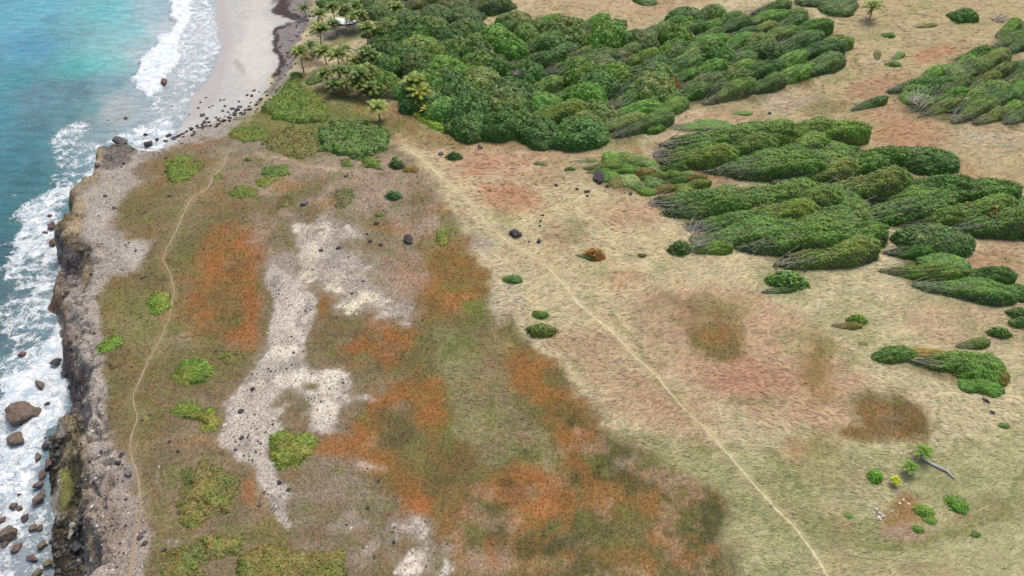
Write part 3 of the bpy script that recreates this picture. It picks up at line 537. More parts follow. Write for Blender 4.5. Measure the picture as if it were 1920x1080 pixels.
# ------------------------------------------------------------------ paths (thin trodden strips draped on the ground)
def catmull(P, n):
    P = np.asarray(P, float); out = []
    Q = np.vstack([2 * P[0] - P[1], P, 2 * P[-1] - P[-2]])
    for i in range(1, len(Q) - 2):
        for t in np.arange(n) / n:
            out.append(.5 * (2 * Q[i] + (Q[i + 1] - Q[i - 1]) * t + (2 * Q[i - 1] - 5 * Q[i] + 4 * Q[i + 1] - Q[i + 2]) * t * t + (3 * Q[i] - Q[i - 1] - 3 * Q[i + 1] + Q[i + 2]) * t ** 3))
    out.append(P[-1]); return np.array(out)
def path(nm, col):
    pts = catmull(PATHS[nm], 12)
    x, y, z = ground_at(pts[:, 0], pts[:, 1]); c = np.stack([x, y], 1)
    c[:, 0] += .12 * fbm(x, y, 2, 3, 5); T = np.gradient(c, axis=0); T /= np.linalg.norm(T, axis=1)[:, None]; N = np.stack([-T[:, 1], T[:, 0]], 1)
    _, _, dep = proj(x, y, z); wd = pts[:, 2] * dep / FPX * .5 * (.46 if nm == 'clifftop' else .56) * (1 + .35 * fbm(x, y, 2.5, 3, 33))
    V = []; Cc = []
    us = [-1, -.5, 0, .5, 1]
    for k, u in enumerate(us):
        ww = wd * (u + (0.35 * fbm(x, y, .8, 3, 60 + k) if abs(u) == 1 else 0))
        p = c + N * ww[:, None]; h = height(p[:, 0], p[:, 1]) + (0.045 if abs(u) < 1 else -0.01)
        V.append(np.column_stack([p, h])); f = 1.0 if abs(u) < .6 else .82
        Cc.append(np.tile(lin(col, KG * f), (len(c), 1)) * (1 + .12 * fbm(x, y, 4, 3, 9))[:, None])
    V = np.stack(V, 1).reshape(-1, 3); Cc = np.stack(Cc, 1).reshape(-1, 3); n = len(c); F = []
    for i in range(n - 1):
        for k in range(4): a = i * 5 + k; F.append((a, a + 1, a + 6, a + 5))
    o = link('path', mesh_np('path', V, np.array(F), M_PATH, {'Col': Cc}, smooth=True)); tag(o, kind='structure')
path('clifftop', (172, 152, 124)); path('field', (208, 196, 156))

# ------------------------------------------------------------------ sea
SEAC = [(0,0,88,178,204),(60,20,92,184,206),(200,20,100,198,204),(240,60,130,200,204),(290,20,160,196,206),(260,100,168,192,196),(210,110,130,196,196),(60,90,78,164,196),(140,130,70,184,182),(190,120,90,192,188),(30,150,62,160,170),
 (60,180,92,140,158),(150,170,88,134,150),(210,165,110,156,166),(0,215,60,150,164),(60,220,84,134,148),(120,210,86,144,156),(180,205,96,158,160),(230,190,172,184,188),(210,215,178,186,188),(250,175,150,176,182),(170,250,140,172,178),
 (0,270,70,140,158),(60,265,66,138,152),(50,330,56,126,136),(20,300,62,134,150),(0,380,58,124,136),(40,400,54,120,128),(0,470,56,112,124),(20,560,84,124,132),(0,620,84,118,128),(15,700,92,140,150),(70,610,110,150,164),(20,900,130,160,172),(60,1000,140,162,172),(0,1070,150,160,170),(330,60,196,204,210),(340,150,186,196,202),(330,200,184,194,200),(300,230,170,186,194),(250,260,150,178,188),(90,700,150,176,188),(100,420,100,160,170),(-200,100,60,130,180),(-200,500,50,100,130),(200,-200,60,150,180),(-200,900,80,110,130),(400,60,196,200,206)]
def fp(a, soft, *pts): return (a, soft, pts)
FOAM = [
 fp(1.40,4,(318,-40),(322,0),(326,25),(330,45),(318,60),(298,76),(280,95),(266,115),(256,138),(246,152),(256,165),(262,178),(285,184),(302,172),(306,160),(318,130),(330,108),(336,90),(342,60),(352,38),(362,10),(366,-40)),
 fp(0.53,6,(350,-40),(398,-40),(396,0),(408,30),(412,60),(413,88),(403,122),(380,165),(350,150),(325,140),(335,95),(345,50)),
 fp(0.41,8,(300,175),(340,140),(395,130),(375,190),(345,230),(325,262),(330,230),(310,200)),
 fp(0.43,5,(300,180),(318,188),(332,205),(330,235),(326,262),(300,284),(262,292),(250,262),(270,245),(285,225),(280,195)),
 fp(0.63,8,(185,268),(220,250),(260,235),(300,215),(325,232),(326,262),(300,284),(262,292),(235,262)),
 fp(0.51,5,(105,255),(120,240),(150,230),(180,231),(172,245),(145,258),(125,275),(100,290),(95,270)),
 fp(0.37,8,(100,290),(120,262),(185,262),(190,290),(180,320),(140,345),(100,345),(92,310)),
 fp(0.59,8,(150,262),(190,262),(190,280),(150,285)),
 fp(0.71,9,(185,305),(195,320),(150,350),(128,380),(112,400),(118,470),(100,480),(60,478),(28,460),(20,440),(40,400),(70,365),(105,345),(140,340)),
 fp(0.43,12,(100,350),(60,370),(28,420),(15,460),(8,520),(30,560),(25,600),(110,600),(120,480),(120,380)),
 fp(0.55,9,(30,450),(110,440),(130,480),(110,520),(40,520),(10,525),(20,480)),
 fp(0.61,9,(60,520),(104,500),(104,560),(95,590),(55,585)),
 fp(0.47,10,(20,540),(60,520),(95,590),(110,620),(60,640),(10,650),(5,620)),
 fp(0.92,8,(80,640),(112,610),(130,625),(128,700),(130,790),(90,800),(70,860),(30,860),(40,760),(0,770),(0,715),(45,700),(60,670)),
 fp(0.57,10,(15,670),(60,640),(90,640),(60,700),(10,720)),
 fp(0.69,12,(-60,760),(40,740),(95,790),(95,850),(80,930),(40,1000),(-60,1020)),
 fp(0.41,12,(0,930),(90,900),(110,960),(100,1130),(-60,1130),(-60,980)),
]
def build_sea():
    xs = grid_axis([(-3000, -240, 300), (-240, -135, 8), (-135, -36, .45), (-36, -20, 2)])
    ys = grid_axis([(-250, 0, 40), (0, 26, 3), (26, 110, .45), (110, 195, .6), (195, 260, 6), (260, 3400, 350)])
    X, Y = np.meshgrid(xs, ys); nx, ny = len(xs), len(ys); X = X.ravel(); Y = Y.ravel()
    px, py, dep = proj(X, Y, 0 * X); s = FPX / dep
    wx = px + s * 1.5 * fbm(X, Y, 6, 5, 71, .65); wy = py + s * 1.0 * fbm(X, Y, 6, 5, 72, .65)
    num = 0; den = 0
    for a, b, r, g_, b_ in SEAC:
        d2 = ((wx - a) ** 2 + ((wy - b) * 1.5) ** 2 + 160) ** 1.6; q = 1 / d2
        num = num + q[:, None] * lin((r, g_, b_))[None]; den = den + q
    C = num / den[:, None]
    n = fbm(X, Y, 12, 5, 73, .6); C *= (1 + .13 * n)[:, None]
    # dark reef patches offshore
    sl = (C @ np.array([.3, .6, .1]))[:, None]; C = C * .88 + sl * .12
    rf = sstep(.25, .7, fbm(X, Y, 16, 4, 74)) * sstep(250, 150, px) * .3
    C = C * (1 - rf[:, None]) + lin((62, 104, 116))[None] * rf[:, None]
    f = np.zeros(len(X)); jit = fbm(X, Y, 3, 4, 75, .7)
    for a, soft, pts in FOAM:
        d = sdf(wx, wy, pts) + jit * soft * .5; f = np.maximum(f, a * sstep(-soft * 1.4, soft, d))
    veil = sstep(.35, 1.0, f) * .7
    # waves: low swell, a raised bore where the surf is dense, and a thin swash lip
    Z = 0.10 * fbm(X, Y, 9, 3, 76) + 0.55 * sstep(.95, 1.06, f) * (1 + .5 * jit) * sstep(225, 150, py) + .12 * sstep(.6, .9, f) * np.clip(jit + .5, 0, 1)
    lace = sstep(340, 395, px) * sstep(170, 90, py)
    Z = Z * (1 - .9 * lace)
    return X, Y, Z, C * .60, np.stack([f, veil, f * 0], 1), nx, ny
sX, sY, sZ, sC, sF, mx, my = build_sea()
i0 = (np.arange(my - 1)[:, None] * mx + np.arange(mx - 1)[None]).ravel()
F = np.stack([i0, i0 + 1, i0 + mx + 1, i0 + mx], 1)
sea = link('sea', mesh_np('sea', np.stack([sX, sY, sZ], 1), F, M_SEA, {'Col': sC, 'Foam': sF}, smooth=True)); tag(sea, kind='structure')
del sX, sY, sZ, sC, sF
# ------------------------------------------------------------------ foliage builders
def leaf_quads(P, N, size, cols, r, along=None, aspect=1.7):
    "diamond-ish leaf clumps centred on P, facing N"
    n = len(P); N = N + r.normal(0, .45, (n, 3)); N /= np.linalg.norm(N, axis=1)[:, None]
    A = r.normal(0, 1, (n, 3)) if along is None else along + r.normal(0, .35, (n, 3))
    A -= (A * N).sum(1)[:, None] * N; A /= np.linalg.norm(A, axis=1)[:, None] + 1e-9
    B = np.cross(N, A); s = (size * r.uniform(.6, 1.35, n))[:, None]
    k = s * .12 * N
    V = np.stack([P - A * s * .5 * aspect, P - B * s * .42 + k, P + A * s * .5 * aspect - k, P + B * s * .42 + k], 1).reshape(-1, 3)
    F = np.arange(4 * n).reshape(n, 4); C = np.repeat(cols, 4, axis=0)
    return V, F, C
GREENS = np.array([[.085, .165, .026], [.100, .190, .028], [.070, .145, .030], [.130, .205, .028], [.098, .160, .042], [.150, .185, .036]])
def worley(x, y, cell, s=0):
    i = np.floor(x / cell); j = np.floor(y / cell); d = np.full(x.shape, 9e9)
    for a in (-1, 0, 1):
        for b in (-1, 0, 1):
            cx = (i + a + .15 + .7 * _hash(i + a, j + b, s)) * cell; cy = (j + b + .15 + .7 * _hash(i + a, j + b, s + 7)) * cell
            d = np.minimum(d, (x - cx) ** 2 + (y - cy) ** 2)
    return np.sqrt(d)
def canopy(bx, by, hfun, res, leaf, dens, seed, thin=None, palette=None, along=None, spread=.12, groove=None):
    """crown mesh: lumpy core following hfun(x, y) -> height (<=0 outside) with leaf clumps over it"""
    r = np.random.default_rng(seed)
    xs = np.arange(bx[0], bx[1] + res, res); ys = np.arange(by[0], by[1] + res, res); X, Y = np.meshgrid(xs, ys); nx_, ny_ = len(xs), len(ys)
    Z = hfun(X, Y)
    inside = Z > 0.05
    i0 = (np.arange(ny_ - 1)[:, None] * nx_ + np.arange(nx_ - 1)[None]).ravel()
    Q = np.stack([i0, i0 + 1, i0 + nx_ + 1, i0 + nx_], 1); ins = inside.ravel()
    touch = ins[Q].any(1); Q = Q[touch]
    V = np.stack([X.ravel(), Y.ravel(), np.where(ins, Z.ravel() - .06, -0.15)], 1)
    # area and normal of each core face
    a = V[Q[:, 1]] - V[Q[:, 3]]; b = V[Q[:, 2]] - V[Q[:, 0]]; nn = np.cross(b, a); nn *= np.sign(nn[:, 2:3] + 1e-9); ar = np.linalg.norm(nn, axis=1) / 2
    core = Q
    if thin is not None:
        t = thin(V[Q].mean(1)[:, 0], V[Q].mean(1)[:, 1]); core = Q[t > .35]; wts = ar * np.clip(t, .0, 1)
    else: wts = ar
    n = int(wts.sum() * dens); pick = r.choice(len(Q), n, p=wts / wts.sum()); u = r.random((n, 2))
    q = V[Q[pick]]; P = (q[:, 0] * ((1 - u[:, 0]) * (1 - u[:, 1]))[:, None] + q[:, 1] * (u[:, 0] * (1 - u[:, 1]))[:, None] + q[:, 2] * (u[:, 0] * u[:, 1])[:, None] + q[:, 3] * ((1 - u[:, 0]) * u[:, 1])[:, None])
    N = nn[pick] / (np.linalg.norm(nn[pick], axis=1)[:, None] + 1e-9)
    P = P + N * r.normal(spread * .5, spread, n)[:, None]; P[:, 2] = np.maximum(P[:, 2], .03)
    N = N + np.array([0, 0, .5])
    pal = GREENS if palette is None else palette
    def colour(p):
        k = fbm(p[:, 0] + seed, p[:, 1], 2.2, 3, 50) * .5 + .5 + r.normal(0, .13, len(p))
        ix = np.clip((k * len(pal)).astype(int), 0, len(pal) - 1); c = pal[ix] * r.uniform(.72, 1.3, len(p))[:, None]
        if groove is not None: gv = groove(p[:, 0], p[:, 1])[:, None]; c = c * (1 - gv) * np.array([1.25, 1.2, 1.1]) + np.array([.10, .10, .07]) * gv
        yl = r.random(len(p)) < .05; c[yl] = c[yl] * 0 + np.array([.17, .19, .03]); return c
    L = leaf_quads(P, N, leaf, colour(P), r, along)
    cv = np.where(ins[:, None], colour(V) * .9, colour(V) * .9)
    return merge([(V, core, cv), L])
def grey_branches(L_, W_, H_, r, n=5, col=(.22, .20, .18)):
    out = []
    for k in range(n):
        t = (k + .5) / n; ang = (t - .5) * 1.1
        p0 = np.array([-L_ * .46 + r.uniform(-.1, .2), r.uniform(-.2, .2) + (t - .5) * W_ * .2, -.1]); ln = L_ * r.uniform(.25, .42)
        pts = []
        for s in np.linspace(0, 1, 6):
            pts.append(p0 + np.array([ln * s, math.sin(ang) * ln * s * .7 + .15 * math.sin(s * 7 + k), H_ * (.06 + .62 * s ** .9) * r.uniform(.9, 1.0) + .05]))
        out.append(tube(pts, np.linspace(.10, .03, 6), 5, np.array(col) * r.uniform(.8, 1.2)))
        for q in range(3):
            b0 = pts[2 + q]; b1 = b0 + np.array([r.uniform(.5, 1.2), r.uniform(-.6, .6), r.uniform(.1, .45)])
            out.append(tube([b0, (b0 + b1) / 2 + r.normal(0, .08, 3), b1], [.045, .03, .015], 4, np.array(col) * r.uniform(.9, 1.3)))
    return merge(out)
def wind_variant(seed, L_, W_, H_, leaf=.23, dens=34, bare=.12):
    r = np.random.default_rng(seed); tw = r.uniform(-.1, .1)
    def hf(x, y):
        y = y + .55 * fbm(x, y, 5, 4, seed, .6) ; u = (x + L_ / 2) / L_
        wdt = W_ / 2 * np.clip(1.25 * np.clip(u, 0, 1) ** .55, 0, 1) * np.sqrt(np.clip(1 - np.clip((u - .62) / .40, 0, 1) ** 2.6, 0, 1)) + .01
        v = np.abs(y - tw * x) / wdt
        top = H_ * (.2 + .8 * sstep(-.05, .8, u)) * (1 - .15 * sstep(.8, 1.02, u))
        e = np.clip(1 - v ** 2.6, 0, 1) ** .55
        yy = y + .5 * fbm(x, y, 5, 2, seed + 3)
        st = fbm(x * .22, yy - x * .10, 1.5, 4, seed + 5, .6)
        wl = worley(x * .11 + .16 * fbm(x, y, 3.5, 2, 5), yy, .80, seed + 9)
        h = top * e * (1 + .14 * fbm(x, y, 5.0, 3, seed + 6)) + st * .28 * e ** .5 - wl * 1.25 * e ** .5 + .25
        return np.where((u > 0) & (u < 1.02) & (v < 1), h, -1)
    def thin(x, y):
        u = (x + L_ / 2) / L_; return sstep(bare - .12, bare + .16, u + .10 * fbm(x, y * 2.5, 1.6, 3, seed + 8))
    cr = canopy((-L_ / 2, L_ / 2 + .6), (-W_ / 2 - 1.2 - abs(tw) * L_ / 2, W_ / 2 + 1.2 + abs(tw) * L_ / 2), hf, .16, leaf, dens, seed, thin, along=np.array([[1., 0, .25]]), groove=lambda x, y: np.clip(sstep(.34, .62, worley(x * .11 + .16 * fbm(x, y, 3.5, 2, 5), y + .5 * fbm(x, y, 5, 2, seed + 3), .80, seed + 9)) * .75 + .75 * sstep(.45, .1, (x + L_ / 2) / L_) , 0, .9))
    return cr, grey_branches(L_, W_, H_, r), L_
def round_variant(seed, Rr, H_, leaf=.30, dens=22, cell=1.7):
    r = np.random.default_rng(seed)
    def hf(x, y):
        q = np.sqrt(x * x + (y * 1.2) ** 2) * (1 + .26 * fbm(x, y, 4.5, 3, seed)); e = np.clip(1 - (q / Rr) ** 2.0, 0, 1) ** .62
        c = worley(x + .4 * fbm(x, y, 1.5, 2, 3), y, cell, seed); bump = np.sqrt(np.clip(1 - (c / (cell * .78)) ** 2, 0, 1))
        c2 = worley(x, y, cell * .42, seed + 3)
        return np.where(e > 0, (H_ - 1.2) * e + 1.5 * bump * e ** .5 - .5 * c2 + .1, -1)
    cr = canopy((-Rr * 1.2, Rr * 1.2), (-Rr * 1.2, Rr * 1.2), hf, .22, leaf, dens, seed)
    out = [tube([(0, 0, -.2), (.1, 0, H_ * .35), (.2, .1, H_ * .6)], [.22, .16, .1], 6, (.16, .13, .11))]
    for k in range(6):
        a = k * 1.05 + r.uniform(-.3, .3); out.append(tube([(0, 0, H_ * .2), (math.cos(a) * Rr * .35, math.sin(a) * Rr * .35, H_ * .5), (math.cos(a) * Rr * .7, math.sin(a) * Rr * .7, H_ * .66)], [.1, .07, .03], 5, (.18, .15, .13)))
    return cr, merge(out), 2 * Rr
def shrub_variant(seed, Rr, H_, leaf=.17, dens=60):
    def hf(x, y):
        q = np.sqrt(x * x + (y * 1.15) ** 2) * (1 + .30 * fbm(x, y, 1.3, 3, seed)); e = np.clip(1 - (q / Rr) ** 1.8, 0, 1) ** .7
        return np.where(e > 0, H_ * e - .22 * worley(x, y, .45, seed) * e + .02, -1)
    r = np.random.default_rng(seed)
    cr = canopy((-Rr * 1.3, Rr * 1.3), (-Rr * 1.3, Rr * 1.3), hf, .12, leaf, dens, seed, spread=.06)
    st = merge([tube([(0, 0, -.05), (math.cos(a) * .3 * Rr, math.sin(a) * .3 * Rr, H_ * .5), (math.cos(a) * .7 * Rr, math.sin(a) * .7 * Rr, H_ * .8)], [.04, .03, .015], 4, (.2, .17, .14)) for a in r.uniform(0, 6.28, 5)])
    return cr, st, 2 * Rr
def twig_variant(seed, Rr, H_, col=(.19, .17, .15)):
    r = np.random.default_rng(seed); out = []
    for k in range(26):
        a = r.uniform(-.9, .9) + (0 if r.random() < .7 else r.uniform(0, 6.28)); l = Rr * r.uniform(.7, 1.6)
        b = np.array([r.uniform(-.4, .1) * Rr, r.uniform(-.5, .5) * Rr, -.05])
        out.append(tube([b, b + np.array([math.cos(a) * l * .5, math.sin(a) * l * .5, H_ * .55 * r.uniform(.6, 1.1)]), b + np.array([math.cos(a) * l, math.sin(a) * l, H_ * r.uniform(.6, 1)])], [.05, .035, .015], 4, np.array(col) * r.uniform(.7, 1.5)))
    return merge(out)
def mk(nm, vfc, mat, smooth=False): return mesh_np(nm, vfc[0], vfc[1], mat, {'Col': vfc[2]}, smooth)
WIND = []; ROUND = []; SHRUB = []
for k, (L_, W_, H_, bare) in enumerate([(17, 4.8, 3.3, .06), (20, 5.2, 3.6, .05), (16, 4.4, 3.0, .08), (21, 5.0, 3.3, .06), (14, 4.8, 2.9, .03), (18, 5.6, 3.7, .07)]):
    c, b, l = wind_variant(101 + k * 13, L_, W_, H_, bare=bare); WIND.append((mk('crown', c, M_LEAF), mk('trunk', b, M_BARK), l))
for k, (Rr, H_, cell) in enumerate([(4.6, 3.6, 1.5), (5.2, 4.0, 1.8), (4.2, 3.3, 1.3), (5.0, 3.8, 1.9), (4.5, 4.0, 1.6)]):
    c, b, l = round_variant(301 + k * 17, Rr, H_, cell=cell); ROUND.append((mk('crown', c, M_LEAF), mk('trunk', b, M_BARK), l))
for k, (Rr, H_) in enumerate([(1.0, .9), (1.2, .8), (.9, 1.0)]):
    c, b, l = shrub_variant(501 + k, Rr, H_); SHRUB.append((mk('crown', c, M_LEAF), mk('stems', b, M_BARK), l))
TWIG = [mk('dead_branches', twig_variant(601 + k, 1.6, 1.1), M_BARK) for k in range(3)]
WANG = R(14)
def plant(kind, px, py, lpx, label, cat, name, group=None, rz=None, tint=(1, 1, 1), hs=1.0, ws=1.0, var=None, v=None, xyz=None):
    pool = {'wind': WIND, 'round': ROUND, 'shrub': SHRUB}[kind]; i = rnd.randrange(len(pool)) if v is None else v; cm, bm_, L0 = pool[i]
    x, y, z = xyz if xyz else gp(px, py)
    _, _, dep = proj(np.array(x), np.array(y), np.array(z)); s = float(lpx * dep / FPX / L0) * (1.1 if kind == 'shrub' else 1)
    a = (WANG + rnd.uniform(-.12, .12)) if rz is None else rz
    if kind != 'wind' and rz is None: a = rnd.uniform(0, 6.28) if ws > .94 else rnd.choice([0, math.pi]) + rnd.uniform(-.15, .15)
    e = empty(name, (x, y, z - .05), a, (s, s * ws, s * hs)); tag(e, label, cat, group)
    tint = tuple(np.array(tint) * ((.74, .74, .8) if kind == 'shrub' else (.80, .87, .95))); c = link('crown', cm, e); c.color = (*tint, 1); b = link(bm_.name.split('.')[0], bm_, e); b.color = (1, 1, 1, 1)
    return e
ORD = ['zeroth','first','second','third','fourth','fifth','sixth','seventh','eighth','ninth','tenth','eleventh','twelfth','thirteenth','fourteenth','fifteenth','sixteenth','seventeenth','eighteenth','nineteenth','twentieth']
def ordinal(n):
    if n > 99: return 'hundredth' if n == 100 else 'hundred and ' + ordinal(n - 100)
    if n <= 20: return ORD[n]
    t = {20:'twenty',30:'thirty',40:'forty',50:'fifty',60:'sixty',70:'seventy',80:'eighty',90:'ninety'}[n // 10 * 10]
    return t + '-' + ORD[n % 10] if n % 10 else {'twenty':'twentieth','thirty':'thirtieth','forty':'fortieth','fifty':'fiftieth','sixty':'sixtieth','seventy':'seventieth','eighty':'eightieth','ninety':'ninetieth'}[t]
def wood(poly, sp, pwind, scale, where, group, cat='tree', tints=None, rz=None, an=(1.35, .78)):
    "fill a wood with single trees; rows from the near edge, counted from the left"
    P = np.array(poly, float); pts = []; tries = 0; r = random.Random(len(poly) * 31 + int(P[0, 0]))
    wp = []
    cand = [(r.uniform(P[:, 0].min(), P[:, 0].max()), r.uniform(P[:, 1].min(), P[:, 1].max())) for _ in range(2600)]
    ca = np.array(cand); ins = sdf(ca[:, 0], ca[:, 1], poly) > 0; ca = ca[ins]
    x, y, z = ground_at(ca[:, 0], ca[:, 1]); a = WANG if rz is None else rz
    u = x * math.cos(a) + y * math.sin(a); v = -x * math.sin(a) + y * math.cos(a); keep = []
    for i in range(len(ca)):
        if all(((u[i] - u[j]) / (sp * an[0])) ** 2 + ((v[i] - v[j]) / (sp * an[1])) ** 2 > 1 for j in keep): keep.append(i)
    keep.sort(key=lambda i: -ca[i, 1]); n = len(keep); per = max(4, min(18, int(round(math.sqrt(n) * 1.5)))); rows = [keep[i:i + per] for i in range(0, n, per)]
    for q, row in enumerate(rows):
        row.sort(key=lambda i: ca[i, 0])
        for k, i in enumerate(row):
            kind = 'wind' if r.random() < pwind(ca[i, 0], ca[i, 1]) else 'round'
            tn = r.choice(tints); nm, tv = tn; bri = r.uniform(.85, 1.18); tv = tuple(c * bri for c in tv)
            pool = WIND if kind == 'wind' else ROUND; vi = r.randrange(len(pool)); dep = float(proj(x[i], y[i], z[i])[2]); L0 = pool[vi][2]
            s = scale * r.uniform(.82, 1.15) * (.80 if kind == 'wind' and scale > .91 and 'big' in where else 1)
            shape = ('windswept ' if kind == 'wind' else 'bushy ') + cat if cat == 'tree' else ('windswept bush' if kind == 'wind' else 'round bush')
            rowtxt = 'front row' if q == 0 else (ordinal(q + 1) + ' row')
            lab = '%s %s, %s from left in %s of %s' % (nm, shape, ordinal(k + 1), rowtxt, where)
            plant(kind, 0, 0, s * L0 * FPX / dep, lab, cat, ('bush' if cat == 'bush' else 'windswept_tree' if kind == 'wind' else 'broadleaf_tree'), group, tint=tv, hs=r.uniform(.8, 1.25) * (.6 if kind == 'round' and 'big' not in where else 1), ws=r.uniform(.95, 1.3), v=vi, xyz=(float(x[i]), float(y[i]), float(z[i])), rz=(a + r.uniform(-.16, .16)) if kind == 'wind' else None)
    return n
T_MIX = [('pale green', (1.5, 1.35, 1.3)), ('bright green', (1.1, 1.45, .8)), ('mid green', (1, 1, 1)), ('deep green', (.72, .86, .8)), ('bright green', (1.0, 1.3, .8)), ('olive green', (1.25, 1.05, .95)), ('mid green', (.95, 1.0, .9)), ('grey-green', (1.15, 1.05, 1.3)), ('yellow-green', (1.4, 1.35, .8)), ('deep green', (.7, .9, .8)), ('dark green', (.62, .8, .75))]
T_OLV = [('mid green', (1, 1.1, .8)), ('mid green', (1.0, 1.15, .9)), ('yellow-green', (1.35, 1.3, .8)), ('deep green', (.85, 1.0, .8)), ('olive green', (1.25, 1.15, .9))]
T_RGT = [('mid green', (1, 1.1, .85)), ('deep green', (.8, .95, .8)), ('olive green', (1.2, 1.15, .9)), ('bright green', (1.15, 1.4, .8))]
FOREST = [(700,95),(735,66),(800,56),(880,62),(960,46),(1060,32),(1125,50),(1135,76),(1215,66),(1290,36),(1400,26),(1480,10),(1500,45),(1545,70),(1552,105),(1525,145),(1400,178),(1290,190),(1235,225),(1190,255),(1050,260),(950,254),(850,238),(800,222),(790,200),(745,172),(705,170)]
nf = wood(FOREST, 4.1, lambda a, b: .85 if (a > 1230 or b < 70 and a > 900) else (.45 if 1000 < a else .25), .92, 'the big wood', 'trees of the big wood', tints=T_MIX, rz=R(22))
wood([(690,-60),(940,-60),(950,14),(880,34),(780,42),(715,40),(650,0)], 4.6, lambda a, b: .2, .9, 'the dark top thicket', 'trees of the dark thicket at the top', tints=[('dark green', (.7, .75, .8)), ('brownish green', (1.0, .8, .9)), ('dark green', (.8, .8, .9))])
wood([(1185,-20),(1235,-20),(1238,10),(1190,12)], 5, lambda a, b: 0, .8, 'the clump beyond the clearing', 'trees of the clump beyond the clearing', tints=[('dark green', (.8, .9, .8))])
wood([(1500,-30),(1590,-30),(1580,15),(1510,8)], 5, lambda a, b: .3, .85, 'the clump above the track', 'trees of the clump at the top of the sandy track', tints=[('dark green', (.75, .85, .8))])
wood([(1690,170),(1760,135),(1830,105),(1880,120),(1960,150),(1960,200),(1900,232),(1850,228),(1760,212),(1710,200)], 4.6, lambda a, b: .8, .62, 'the upper right wood', 'trees of the upper right wood', tints=T_MIX, rz=R(26), an=(1.15, .50))
wood([(1885,62),(1960,30),(1960,100),(1895,98)], 4.6, lambda a, b: .9, .55, 'the corner clump', 'trees of the upper right corner clump', tints=T_RGT, rz=R(30), an=(1.2, .55))
wood([(1255,282),(1300,262),(1400,252),(1530,256),(1580,290),(1640,325),(1610,338),(1460,335),(1400,318),(1300,305)], 4.9, lambda a, b: .95, .9, 'the streaked clump', 'trees of the streaked clump below the big wood', tints=T_OLV, rz=R(4), an=(1.45, .52))
wood([(1255,390),(1320,372),(1420,368),(1480,385),(1540,420),(1585,465),(1560,495),(1480,482),(1360,446),(1290,425)], 4.9, lambda a, b: .95, .9, 'the wedge-shaped clump', 'trees of the wedge-shaped clump', tints=T_OLV, rz=R(5), an=(1.45, .52))
wood([(1500,375),(1600,362),(1720,356),(1850,368),(1960,395),(1960,455),(1840,438),(1720,430),(1620,405),(1530,392)], 4.6, lambda a, b: .7, .8, 'the long right-hand belt', 'trees of the long belt at the right edge', tints=T_OLV, rz=R(2), an=(1.45, .52))
wood([(1690,478),(1740,470),(1790,490),(1835,525),(1810,550),(1740,536),(1690,505)], 4.0, lambda a, b: .8, .6, 'the curved clump', 'trees of the curved clump', tints=T_OLV, rz=R(-8), an=(1.45, .52))
wood([(1122,312),(1150,300),(1200,298),(1250,318),(1320,345),(1300,358),(1230,362),(1160,352)], 2.1, lambda a, b: .45, .36, 'the mixed scrub', 'bushes of the mixed scrub', cat='bush', tints=[('bright green', (1.2, 1.45, .8)), ('greyish', (1.9, 1.6, 2.2)), ('brownish', (2.0, 1.0, 1.0)), ('olive', (1.4, 1.2, .9)), ('dark green', (.9, 1.0, .9))], rz=R(0), an=(1.1, .8))
